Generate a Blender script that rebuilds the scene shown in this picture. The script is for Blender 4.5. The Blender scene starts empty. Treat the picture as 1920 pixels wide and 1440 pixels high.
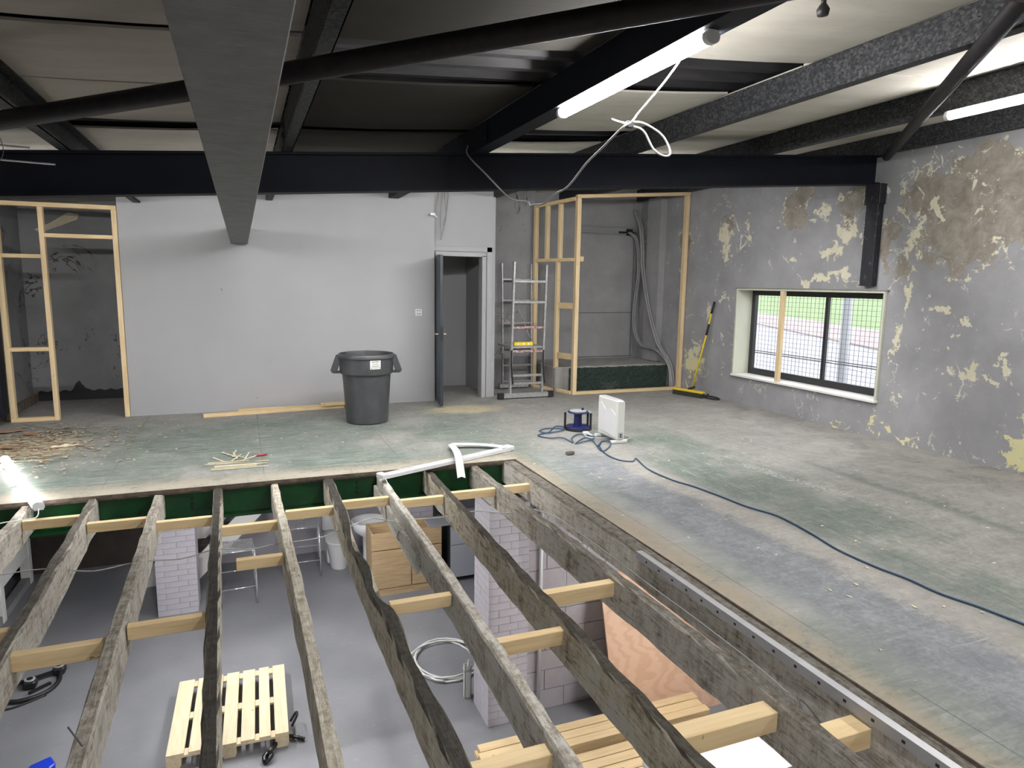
import bpy, bmesh, math, random
from mathutils import Vector, Matrix
random.seed(7)
S = bpy.context.scene
COL = S.collection
PI = math.pi

# ------------------------------------------------------------------ camera
def set_camera():
    f, yaw, pitch, roll = 1273.66, .37806, .14813, -.01439
    cy, sy, cp, sp = math.cos(yaw), math.sin(yaw), math.cos(pitch), math.sin(pitch)
    F = Vector((sy*cp, cy*cp, -sp)); Rr = Vector((cy, -sy, 0)); D = F.cross(Rr)
    cr, sr = math.cos(roll), math.sin(roll)
    R2 = Rr*cr + D*sr; D2 = -Rr*sr + D*cr
    cam = bpy.data.cameras.new('camera'); cam.sensor_fit = 'HORIZONTAL'; cam.sensor_width = 36
    cam.lens = f*36/1920; cam.clip_start = .02; cam.clip_end = 500
    o = bpy.data.objects.new('camera', cam); COL.objects.link(o)
    m = Matrix((R2, -D2, -F)).transposed().to_4x4(); m.translation = (0, 0, 1.7)
    o.matrix_world = m
    S.camera = o
set_camera()
# ------------------------------------------------------------------ world: overcast daylight
W = bpy.data.worlds.new('overcast_sky'); S.world = W; W.use_nodes = True
bg = W.node_tree.nodes['Background']
bg.inputs['Color'].default_value = (.92, .96, 1, 1)
bg.inputs['Strength'].default_value = 1.3
S.view_settings.view_transform = 'Standard'
S.view_settings.look = 'None'
S.view_settings.gamma = 1
S.view_settings.use_curve_mapping = False
S.view_settings.exposure = 1.5
LED_UP = 66.0      # emission of the LED battens upstairs
LED_FLOOR = 8.5
LED_BACK = 66.0     # battens hidden behind the rafter
LED_LOW = 43.0     # emission of the battens in the room below

# ------------------------------------------------------------------ material helpers
class NT:
    def __init__(s, name):
        s.m = bpy.data.materials.new(name); s.m.use_nodes = True
        s.t = s.m.node_tree; s.b = s.t.nodes['Principled BSDF']
    def n(s, typ, **kw):
        x = s.t.nodes.new(typ)
        for k, v in kw.items():
            if k in x.inputs: s.put(x.inputs[k], v)
            else: setattr(x, k, v)
        return x
    def put(s, inp, v):
        if isinstance(v, bpy.types.NodeSocket): s.t.links.new(v, inp)
        else:
            if isinstance(v, tuple) and len(v) == 3 and inp.type == 'RGBA': v = v+(1,)
            inp.default_value = v
    def co(s, scale=(1,1,1), kind='Object'):
        tc = s.n('ShaderNodeTexCoord'); mp = s.n('ShaderNodeMapping')
        s.put(mp.inputs['Vector'], tc.outputs[kind]); mp.inputs['Scale'].default_value = scale
        return mp.outputs['Vector']
    def noise(s, vec, scale, detail=5, rough=.6, dist=0):
        x = s.n('ShaderNodeTexNoise'); s.put(x.inputs['Vector'], vec)
        x.inputs['Scale'].default_value = scale; x.inputs['Detail'].default_value = detail
        x.inputs['Roughness'].default_value = rough; x.inputs['Distortion'].default_value = dist
        return x.outputs['Fac']
    def ramp(s, fac, stops):
        x = s.n('ShaderNodeValToRGB'); s.put(x.inputs['Fac'], fac); e = x.color_ramp.elements
        while len(e) < len(stops): e.new(.5)
        for i, (p, c) in enumerate(stops):
            e[i].position = p; e[i].color = (c+(1,) if isinstance(c, tuple) else (c, c, c, 1))
        return x.outputs['Color']
    def mix(s, fac, a, b, blend='MIX'):
        x = s.n('ShaderNodeMix'); x.data_type = 'RGBA'; x.blend_type = blend
        s.put(x.inputs[0], fac); s.put(x.inputs[6], a); s.put(x.inputs[7], b)
        return x.outputs[2]
    def math(s, op, a, b=0.0, clamp=False):
        x = s.n('ShaderNodeMath'); x.operation = op; x.use_clamp = clamp
        s.put(x.inputs[0], a); s.put(x.inputs[1], b); return x.outputs[0]
    def sm(s, v, lo, hi, a=0.0, b=1.0):
        x = s.n('ShaderNodeMapRange'); x.interpolation_type = 'SMOOTHSTEP'
        s.put(x.inputs[0], v)
        for i, q in enumerate((lo, hi, a, b)): x.inputs[i+1].default_value = q
        return x.outputs[0]
    def bump(s, h, strength=.3, dist=.01):
        x = s.n('ShaderNodeBump'); s.put(x.inputs['Height'], h)
        x.inputs['Strength'].default_value = strength; x.inputs['Distance'].default_value = dist
        s.put(s.b.inputs['Normal'], x.outputs['Normal'])
    def done(s, col, rough=.7, metal=0.0, spec=None):
        s.put(s.b.inputs['Base Color'], col); s.put(s.b.inputs['Roughness'], rough)
        s.put(s.b.inputs['Metallic'], metal)
        if spec is not None: s.b.inputs['Specular IOR Level'].default_value = spec
        return s.m
    def sep(s, vec):
        x = s.n('ShaderNodeSeparateXYZ'); s.put(x.inputs[0], vec); return x.outputs

def simple(name, c1, c2=None, scale=8, stretch=(1,1,1), rough=.6, metal=0.0, bump=0, bscale=None, spec=None, p=(.3,.7), detail=5):
    n = NT(name); v = n.co(stretch)
    c2 = c2 or tuple(x*.8 for x in c1)
    f = n.noise(v, scale, detail)
    col = n.ramp(f, [(p[0], c2), (p[1], c1)])
    if bump: n.bump(n.noise(v, bscale or scale*3), bump, .01)
    return n.done(col, rough, metal, spec)

def ellipses(n, y, z, lst, dn, amt):
    """signed field: how far inside the union of ragged ellipses"""
    best = None
    for (cy, cz, ry, rz) in lst:
        a = n.math('DIVIDE', n.math('SUBTRACT', y, cy), ry); b = n.math('DIVIDE', n.math('SUBTRACT', z, cz), rz)
        d = n.math('SQRT', n.math('ADD', n.math('MULTIPLY', a, a), n.math('MULTIPLY', b, b)))
        d = n.math('SUBTRACT', 1.0, d)
        best = d if best is None else n.math('MAXIMUM', best, d)
    return n.math('ADD', best, n.math('MULTIPLY', n.math('SUBTRACT', dn, .5), amt))

def m_wall_right():
    n = NT('peeling_grey_plaster'); v = n.co()
    x, y, z = n.sep(v)
    def warp(s, sc, amp):
        w = n.n('ShaderNodeTexNoise'); n.put(w.inputs['Vector'], v); w.inputs['Scale'].default_value = sc; w.inputs['Detail'].default_value = 6; w.inputs['Roughness'].default_value = .65
        q = n.sep(w.outputs['Color'])
        return [n.math('ADD', t, n.math('MULTIPLY', n.math('SUBTRACT', q[i+1], .5), amp)) for i, t in enumerate(s)]
    y, z = warp((y, z), 2.6, .75)
    big = n.noise(v, 2.2, 8, .65); fine = n.noise(v, 7, 8, .7, .6); cr = n.noise(v, 4.5, 9, .72, 1.2)
    brown = [(6.97,2.7,.24,.28),(6.11,2.68,.21,.27),(4.8,2.35,.5,.5),(4.47,2.76,.25,.3),(5.21,2.64,.27,.27),(4.66,2.93,.31,.15),
             (8.33,2.56,.12,.23),(9.34,2.29,.2,.34),(4.3,2.36,.22,.38),(5.64,2.17,.1,.29),(5.38,1.95,.1,.17),(3.9,2.8,.2,.25)]
    cream = [(6.37,2.14,.15,.2),(6.52,2.59,.07,.22),(6.16,2.32,.27,.09),(6.59,1.79,.35,.1),(6.14,1.82,.15,.12),(8.98,.52,.25,.42),
             (8.75,1.33,.1,.22),(4.36,.82,.13,.07),(4.55,.87,.09,.14),(4.25,1.12,.1,.08),(4.16,1.0,.07,.07),(4.99,1.49,.09,.05),
             (5.56,.16,.08,.1),(5.27,.05,.25,.06),(3.98,.27,.14,.27),(5.39,1.12,.04,.35),(5.28,1.59,.06,.17),(5.06,2.57,.06,.16),
             (8.36,2.33,.13,.31),(4.58,1.35,.11,.03),(6.04,.05,.1,.03),(5.26,.58,.07,.06),(7.9,2.5,.05,.2),(7.0,2.0,.1,.05),(5.3,2.25,.05,.3)]
    fb = ellipses(n, y, z, brown, fine, 2.0); fc = ellipses(n, y, z, cream, cr, 4.5)
    mb = n.sm(fb, .02, .06); mc = n.sm(fc, .25, .32)
    edge = n.math('MULTIPLY', n.sm(fb, -.1, -.02), n.sm(fb, .14, .05))
    edge = n.math('MULTIPLY', edge, n.sm(n.noise(v, 6, 4), .5, .56))
    # scattered flakes and hairline cracks, thicker in the worn zone beside the window
    fl = n.noise(v, 3.1, 10, .68, 2.0)
    zone = n.math('MULTIPLY', n.sm(n.noise(v, .9, 2), .42, .62), n.sm(y, 9.6, 8.0))
    flk = n.math('MULTIPLY', n.sm(n.math('ADD', fl, n.math('MULTIPLY', zone, .07)), .665, .68), 1.0)
    crk = n.math('MULTIPLY', n.sm(n.math('ABSOLUTE', n.math('SUBTRACT', n.noise(v, 1.6, 6, .6, 1.0), .5)), .006, .002), n.sm(n.noise(v, 2.3, 3), .55, .6))
    grey = n.ramp(big, [(.3, (.235,.235,.245)), (.7, (.33,.33,.345))])
    grey = n.mix(n.sm(fine, .62, .7), grey, (.40,.40,.41))
    brn = n.ramp(fine, [(.3, (.17,.145,.115)), (.55, (.27,.245,.21)), (.75, (.36,.34,.31))])
    crm = n.ramp(n.noise(v, 9, 6), [(.3, (.56,.53,.38)), (.6, (.64,.61,.48)), (.8, (.36,.33,.27))])
    pale = n.mix(n.sm(z, .75, .35), crm, (.66,.63,.36))
    col = n.mix(mb, grey, brn); col = n.mix(edge, col, (.66,.62,.48)); col = n.mix(flk, col, (.62,.60,.50))
    col = n.mix(crk, col, (.6,.58,.5)); col = n.mix(mc, col, pale)
    n.bump(n.math('ADD', n.math('MULTIPLY', n.math('MAXIMUM', mb, mc), -.6), n.math('MULTIPLY', fine, .25)), .45, .01)
    return n.done(col, .8)

def m_floor():
    n = NT('worn_painted_floor'); v = n.co()
    x, y, z = n.sep(v)
    big = n.noise(v, .9, 6, .6); mid = n.noise(v, 3.2, 8, .7, .8); st = n.noise(n.co((1.0, 6, 1)), 3, 9, .78, .5)
    fine = n.noise(v, 34, 5, .75); sp = n.noise(v, 60, 3, .6)
    sy = n.noise(n.co((7, 1.1, 1)), 3, 9, .78, .6)
    tex = n.math('ADD', n.math('ADD', n.math('MULTIPLY', mid, .30), n.math('MULTIPLY', n.noise(v, 11, 9, .8, .6), .30)), n.math('ADD', n.math('MULTIPLY', st, .18), n.math('MULTIPLY', fine, .22)))
    conc = n.ramp(tex, [(.33, (.105,.105,.098)), (.47, (.215,.212,.198)), (.60, (.335,.33,.31))])
    bluish = n.ramp(tex, [(.33, (.088,.096,.110)), (.48, (.170,.180,.197)), (.62, (.30,.31,.325))])
    gt = n.math('ADD', n.math('MULTIPLY', st, .45), n.math('MULTIPLY', tex, .55)); gy = n.math('ADD', n.math('MULTIPLY', sy, .45), n.math('MULTIPLY', tex, .55))
    gcol = lambda t: n.ramp(t, [(.37, (.040,.064,.053)), (.48, (.105,.135,.115)), (.60, (.24,.26,.232))])
    pale = n.ramp(tex, [(.33, (.19,.18,.165)), (.50, (.31,.295,.27)), (.64, (.42,.405,.38))])
    xw = n.math('ADD', x, n.math('MULTIPLY', n.math('SUBTRACT', big, .5), .35)); xw = n.math('ADD', xw, n.math('MULTIPLY', n.math('SUBTRACT', tex, .5), .5))
    near = n.sm(y, 6.6, 5.4)
    band = lambda a, b, w=.10: n.math('MULTIPLY', n.sm(xw, a-w, a+w), n.sm(xw, b+w, b-w))
    col = conc
    col = n.mix(n.math('MULTIPLY', n.math('MULTIPLY', band(2.70, 3.30), near), .9), col, bluish)
    col = n.mix(n.math('MULTIPLY', n.math('MULTIPLY', band(3.32, 3.58, .06), near), .6), col, pale)
    col = n.mix(n.math('MULTIPLY', n.math('MULTIPLY', band(2.46, 2.72), near), .55), col, (.34,.34,.33))
    gb = n.math('MULTIPLY', n.math('MULTIPLY', band(3.62, 4.65, .14), n.sm(y, 7.6, 6.4)), n.sm(n.math('ADD', n.math('MULTIPLY', sy, .5), n.math('MULTIPLY', big, .6)), .47, .60))
    gb = n.math('MAXIMUM', gb, n.math('MULTIPLY', n.math('MULTIPLY', band(5.02, 5.16, .05), n.sm(y, 5.2, 4.6)), .6))
    col = n.mix(n.math('MULTIPLY', gb, .9), col, gcol(gy))
    ga = n.math('MULTIPLY', n.sm(x, 3.3, 2.2), n.sm(y, 9.1, 8.3)); ga = n.math('MULTIPLY', ga, n.sm(n.math('ADD', n.math('MULTIPLY', st, .5), n.math('MULTIPLY', big, .6)), .43, .57))
    col = n.mix(n.math('MULTIPLY', ga, .92), col, gcol(gt))
    # chalk mark, sheet joints, scratches
    ch = n.math('MULTIPLY', n.math('MULTIPLY', n.sm(n.math('ABSOLUTE', n.math('SUBTRACT', n.math('ADD', xw, n.math('MULTIPLY', y, .12)), 5.05)), .09, .02), n.math('MULTIPLY', n.sm(y, 3.9, 4.1), n.sm(y, 5.2, 5.0))), n.sm(fine, .46, .60))
    col = n.mix(n.math('MULTIPLY', ch, .6), col, (.5,.5,.49))
    for jx_ in (-1.12, .12, 1.36, 2.6, 3.84, 5.08): col = n.mix(n.math('MULTIPLY', n.sm(n.math('ABSOLUTE', n.math('SUBTRACT', x, jx_)), .006, .003), n.sm(mid, .38, .5, 0, .7)), col, (.10,.10,.095))
    sc = n.noise(n.co((.7, 14, 1)), 2.0, 8, .8, 1.5); sc2 = n.noise(n.co((5, .8, 1)), 2.6, 8, .8, 1.8)
    col = n.mix(n.sm(sc, .60, .66, 0, .45), col, (.42,.42,.40)); col = n.mix(n.sm(sc2, .64, .68, 0, .4), col, (.42,.42,.40))
    col = n.mix(n.sm(sc, .38, .31, 0, .6), col, (.075,.08,.078))
    dz = ellipses(n, x, y, [(2.75,8.65,.75,.42),(-2.1,7.9,.7,.75)], st, 2.4)
    col = n.mix(n.math('MULTIPLY', n.sm(dz, .1, .6, 0, .8), n.sm(tex, .40, .52, .3, 1)), col, (.50,.43,.27))
    ds = n.math('MULTIPLY', n.sm(xw, 2.66, 2.46), n.sm(y, 6.4, 6.0))
    col = n.mix(n.math('MULTIPLY', n.math('MULTIPLY', ds, n.sm(tex, .40, .54)), .9), col, (.30,.25,.185))
    de = n.math('MULTIPLY', n.sm(n.math('ADD', y, n.math('MULTIPLY', big, .25)), 6.38, 6.15), n.sm(x, 2.5, 2.3))
    col = n.mix(n.math('MULTIPLY', n.math('MULTIPLY', de, n.sm(tex, .36, .52)), .7), col, (.36,.33,.275))
    dp = n.math('MULTIPLY', n.sm(x, 5.2, 5.9), n.sm(mid, .35, .65))
    col = n.mix(n.math('MULTIPLY', dp, .5), col, (.36,.34,.315))
    col = n.mix(n.sm(n.noise(v, 5.5, 8, .75), .36, .26, 0, .6), col, (.08,.08,.076))
    col = n.mix(n.sm(sp, .72, .77, 0, .6), col, (.5,.48,.44)); col = n.mix(n.sm(sp, .28, .24, 0, .6), col, (.05,.05,.048))
    n.bump(tex, .25, .01)
    return n.done(col, n.sm(mid, .3, .7, .65, .88), 0.0, .35)

def m_lowfloor():
    n = NT('grey_painted_concrete'); v = n.co()
    a = n.noise(v, 1.1, 6, .6); b = n.noise(v, 14, 8, .75); s = n.noise(n.co((3, 9, 1)), 4, 6, .8, 1)
    col = n.ramp(a, [(.3, (.175,.18,.195)), (.7, (.25,.255,.275))])
    col = n.mix(n.sm(b, .6, .7, 0, .5), col, (.36,.365,.385)); col = n.mix(n.sm(s, .66, .72, 0, .4), col, (.5,.5,.51))
    n.bump(b, .08, .01)
    return n.done(col, n.sm(a, .3, .7, .35, .55))

def m_joist(name, light, dark, mossy, amount, white=0.0, seed=0.0):
    n = NT(name); tc = n.n('ShaderNodeTexCoord'); mp = n.n('ShaderNodeMapping')
    n.put(mp.inputs['Vector'], tc.outputs['Object']); mp.inputs['Location'].default_value = (seed, seed*1.7, 0)
    v = mp.outputs['Vector']
    mp2 = n.n('ShaderNodeMapping'); n.put(mp2.inputs['Vector'], v); mp2.inputs['Scale'].default_value = (9, .9, 9); vs = mp2.outputs['Vector']
    mp3 = n.n('ShaderNodeMapping'); n.put(mp3.inputs['Vector'], v); mp3.inputs['Scale'].default_value = (7, 5, 1.2); vv = mp3.outputs['Vector']
    grain = n.noise(vs, 7, 9, .75, .4); blot = n.noise(v, 5.0, 9, .75, .8); run = n.noise(vv, 5, 9, .75, .5)
    geo = n.n('ShaderNodeNewGeometry'); nz = n.sep(geo.outputs['Normal'])[2]
    top = n.sm(nz, .3, .7)
    fine = n.noise(v, 22, 8, .75, .3)
    mixv = n.math('ADD', n.math('ADD', n.math('MULTIPLY', blot, .34), n.math('MULTIPLY', run, .24)), n.math('ADD', n.math('MULTIPLY', grain, .26), n.math('MULTIPLY', fine, .16)))
    side = n.mix(n.sm(mixv, .395, .535), dark, light)
    side = n.mix(n.sm(mixv, .50, .58, 0, .6), side, tuple(min(1, c*1.18) for c in light))
    side = n.mix(n.sm(grain, .46, .34, 0, .6), side, tuple(c*.35 for c in dark))
    side = n.mix(n.sm(run, .62, .70, 0, .55), side, tuple(c*.6 for c in dark))
    if white: side = n.mix(n.sm(n.math('ADD', n.math('MULTIPLY', blot, .45), n.math('MULTIPLY', grain, .55)), .62-white*.18, .66-white*.18, 0, .85), side, (.60,.60,.57))
    topc = n.mix(n.sm(n.math('ADD', n.math('MULTIPLY', fine, .5), n.math('MULTIPLY', grain, .5)), .40, .6), tuple(c*amount for c in dark), tuple(c*amount for c in light))
    topc = n.mix(n.sm(blot, .50, .66, 0, .7), topc, mossy)
    col = n.mix(top, side, topc)
    n.bump(n.math('ADD', grain, n.math('MULTIPLY', blot, .8)), .8, .02)
    return n.done(col, .9)

def m_pine(name, c1=(.70,.54,.31), c2=(.60,.43,.22), axis=0):
    n = NT(name)
    st = [9, 9, 9]; st[axis] = .8
    v = n.co(tuple(st)); g = n.noise(v, 3.2, 5, .6, .8); k = n.noise(n.co((6,6,6)), 3.0, 2, .5)
    oi = n.n('ShaderNodeObjectInfo')
    col = n.ramp(g, [(.3, c2), (.55, c1), (.8, tuple(min(1, x*1.12) for x in c1))])
    col = n.mix(n.sm(k, .73, .77, 0, .85), col, (.22,.11,.04))
    col = n.mix(n.math('MULTIPLY', oi.outputs['Random'], .3), col, tuple(x*.72 for x in c1))
    n.bump(g, .1, .005)
    return n.done(col, .65)

def m_emit(name, strength, col=(1,.98,.97)):
    n = NT(name)
    n.put(n.b.inputs['Base Color'], (.9,.9,.9)); n.put(n.b.inputs['Emission Color'], col)
    n.b.inputs['Emission Strength'].default_value = strength
    return n.m

def m_glass():
    n = NT('window_glass'); t = n.n('ShaderNodeBsdfTransparent'); g = n.n('ShaderNodeBsdfGlossy'); g.inputs['Roughness'].default_value = .02
    mx = n.n('ShaderNodeMixShader'); mx.inputs[0].default_value = .05
    n.t.links.new(t.outputs[0], mx.inputs[1]); n.t.links.new(g.outputs[0], mx.inputs[2])
    n.t.links.new(mx.outputs[0], n.t.nodes['Material Output'].inputs['Surface'])
    return n.m

def m_backwall():
    n = NT('grey_painted_plasterboard'); v = n.co()
    a = n.noise(v, .8, 4, .5); b = n.noise(v, 9, 6, .7); sp = n.noise(v, 11, 2, .5)
    col = n.ramp(a, [(.3, (.315,.318,.325)), (.7, (.355,.358,.365))])
    col = n.mix(n.sm(sp, .765, .785, 0, .6), col, (.14,.14,.14)); col = n.mix(n.sm(b, .7, .76, 0, .3), col, (.43,.43,.43))
    n.bump(a, .05, .02)
    return n.done(col, .6)

def m_oldwall(name, c1, c2, crack=True, sc=2.2):
    n = NT(name); v = n.co(); a = n.noise(v, sc, 7, .65)
    col = n.ramp(a, [(.3, c2), (.7, c1)])
    if crack:
        q = n.math('ABSOLUTE', n.math('SUBTRACT', n.noise(v, 1.1, 5, .6, .8), .5))
        ck = n.math('MULTIPLY', n.sm(q, .007, .002), n.sm(n.noise(v, 1.9, 3), .5, .56))
        col = n.mix(ck, col, (.06,.05,.04))
        fl = n.math('MULTIPLY', n.sm(n.noise(v, 2.6, 8, .7, 1.2), .68, .70), .9)
        col = n.mix(fl, col, (.40,.34,.25))
    n.bump(a, .25, .01)
    return n.done(col, .8)

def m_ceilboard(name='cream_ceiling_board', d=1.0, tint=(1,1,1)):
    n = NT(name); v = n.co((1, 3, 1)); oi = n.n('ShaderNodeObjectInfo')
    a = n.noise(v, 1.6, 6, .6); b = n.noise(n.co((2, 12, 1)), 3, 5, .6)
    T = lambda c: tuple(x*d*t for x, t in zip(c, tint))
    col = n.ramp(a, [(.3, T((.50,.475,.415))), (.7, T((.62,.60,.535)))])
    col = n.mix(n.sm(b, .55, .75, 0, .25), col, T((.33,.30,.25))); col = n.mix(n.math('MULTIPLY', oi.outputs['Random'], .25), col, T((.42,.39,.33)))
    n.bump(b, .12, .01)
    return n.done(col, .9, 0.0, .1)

def m_galv():
    n = NT('dark_galvanised_steel'); v = n.co((1, 1, 1))
    vo = n.n('ShaderNodeTexVoronoi'); n.put(vo.inputs['Vector'], n.co((60, 38, 46))); vo.inputs['Scale'].default_value = 1.6; vo.inputs['Randomness'].default_value = 1
    f = n.math('ADD', n.math('MULTIPLY', n.sep(vo.outputs['Color'])[0], .5), n.math('MULTIPLY', n.noise(v, 18, 6, .7), .5))
    col = n.ramp(f, [(.25, (.018,.019,.022)), (.55, (.040,.042,.046)), (.8, (.085,.088,.088))])
    return n.done(col, .6, .2, .3)

def m_ply():
    n = NT('plywood'); v = n.co((1, 1, 2.5)); w = n.n('ShaderNodeTexWave'); n.put(w.inputs['Vector'], v)
    w.bands_direction = 'X'; w.inputs['Scale'].default_value = 1.6; w.inputs['Distortion'].default_value = 16; w.inputs['Detail'].default_value = 3; w.inputs['Detail Scale'].default_value = 1.0
    col = n.ramp(w.outputs['Fac'], [(.2, (.62,.40,.27)), (.7, (.69,.47,.33))])
    return n.done(col, .55)

def m_oak():
    n = NT('oak_effect_board'); g = n.noise(n.co((.9, 4, 14)), 3, 7, .65, .5)
    return n.done(n.ramp(g, [(.3, (.36,.25,.13)), (.7, (.56,.42,.25))]), .5)

def m_carpet():
    n = NT('green_carpet'); v = n.co((1, 1, 2)); a = n.noise(v, 24, 5, .7, 1.5); w = n.noise(v, 3, 4)
    col = n.ramp(a, [(.35, (.010,.024,.020)), (.6, (.05,.085,.07)), (.75, (.22,.26,.24))])
    col = n.mix(n.sm(w, .55, .75, 0, .5), col, (.15,.15,.14))
    n.bump(a, 1.0, .04)
    return n.done(col, .95)

def m_green():
    n = NT('green_painted_steel'); v = n.co(); a = n.noise(v, 3, 6, .65); b = n.noise(n.co((6, 1, 1)), 4, 6, .7)
    col = n.ramp(a, [(.3, (.003,.026,.009)), (.7, (.008,.085,.020))]); col = n.mix(n.sm(b, .66, .74, 0, .8), col, (.03,.018,.012))
    return n.done(col, .3)

def m_flange():
    n = NT('worn_grey_steel_soffit'); v = n.co((6, 6, 1)); a = n.noise(v, 2, 8, .7); b = n.noise(n.co((3, 22, 1)), 2.2, 7, .75, .6)
    col = n.ramp(a, [(.3, (.085,.09,.095)), (.7, (.15,.155,.16))])
    col = n.mix(n.sm(b, .55, .7, 0, .6), col, (.05,.05,.052)); col = n.mix(n.sm(b, .40, .3, 0, .5), col, (.22,.225,.23))
    n.bump(b, .35, .01)
    return n.done(col, .55, .1)

def m_post():
    n = NT('black_flaking_steel'); v = n.co(); a = n.noise(v, 16, 8, .7)
    return n.done(n.ramp(a, [(.55, (.012,.013,.018)), (.64, (.03,.032,.04)), (.70, (.3,.3,.28))]), .5)

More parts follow.
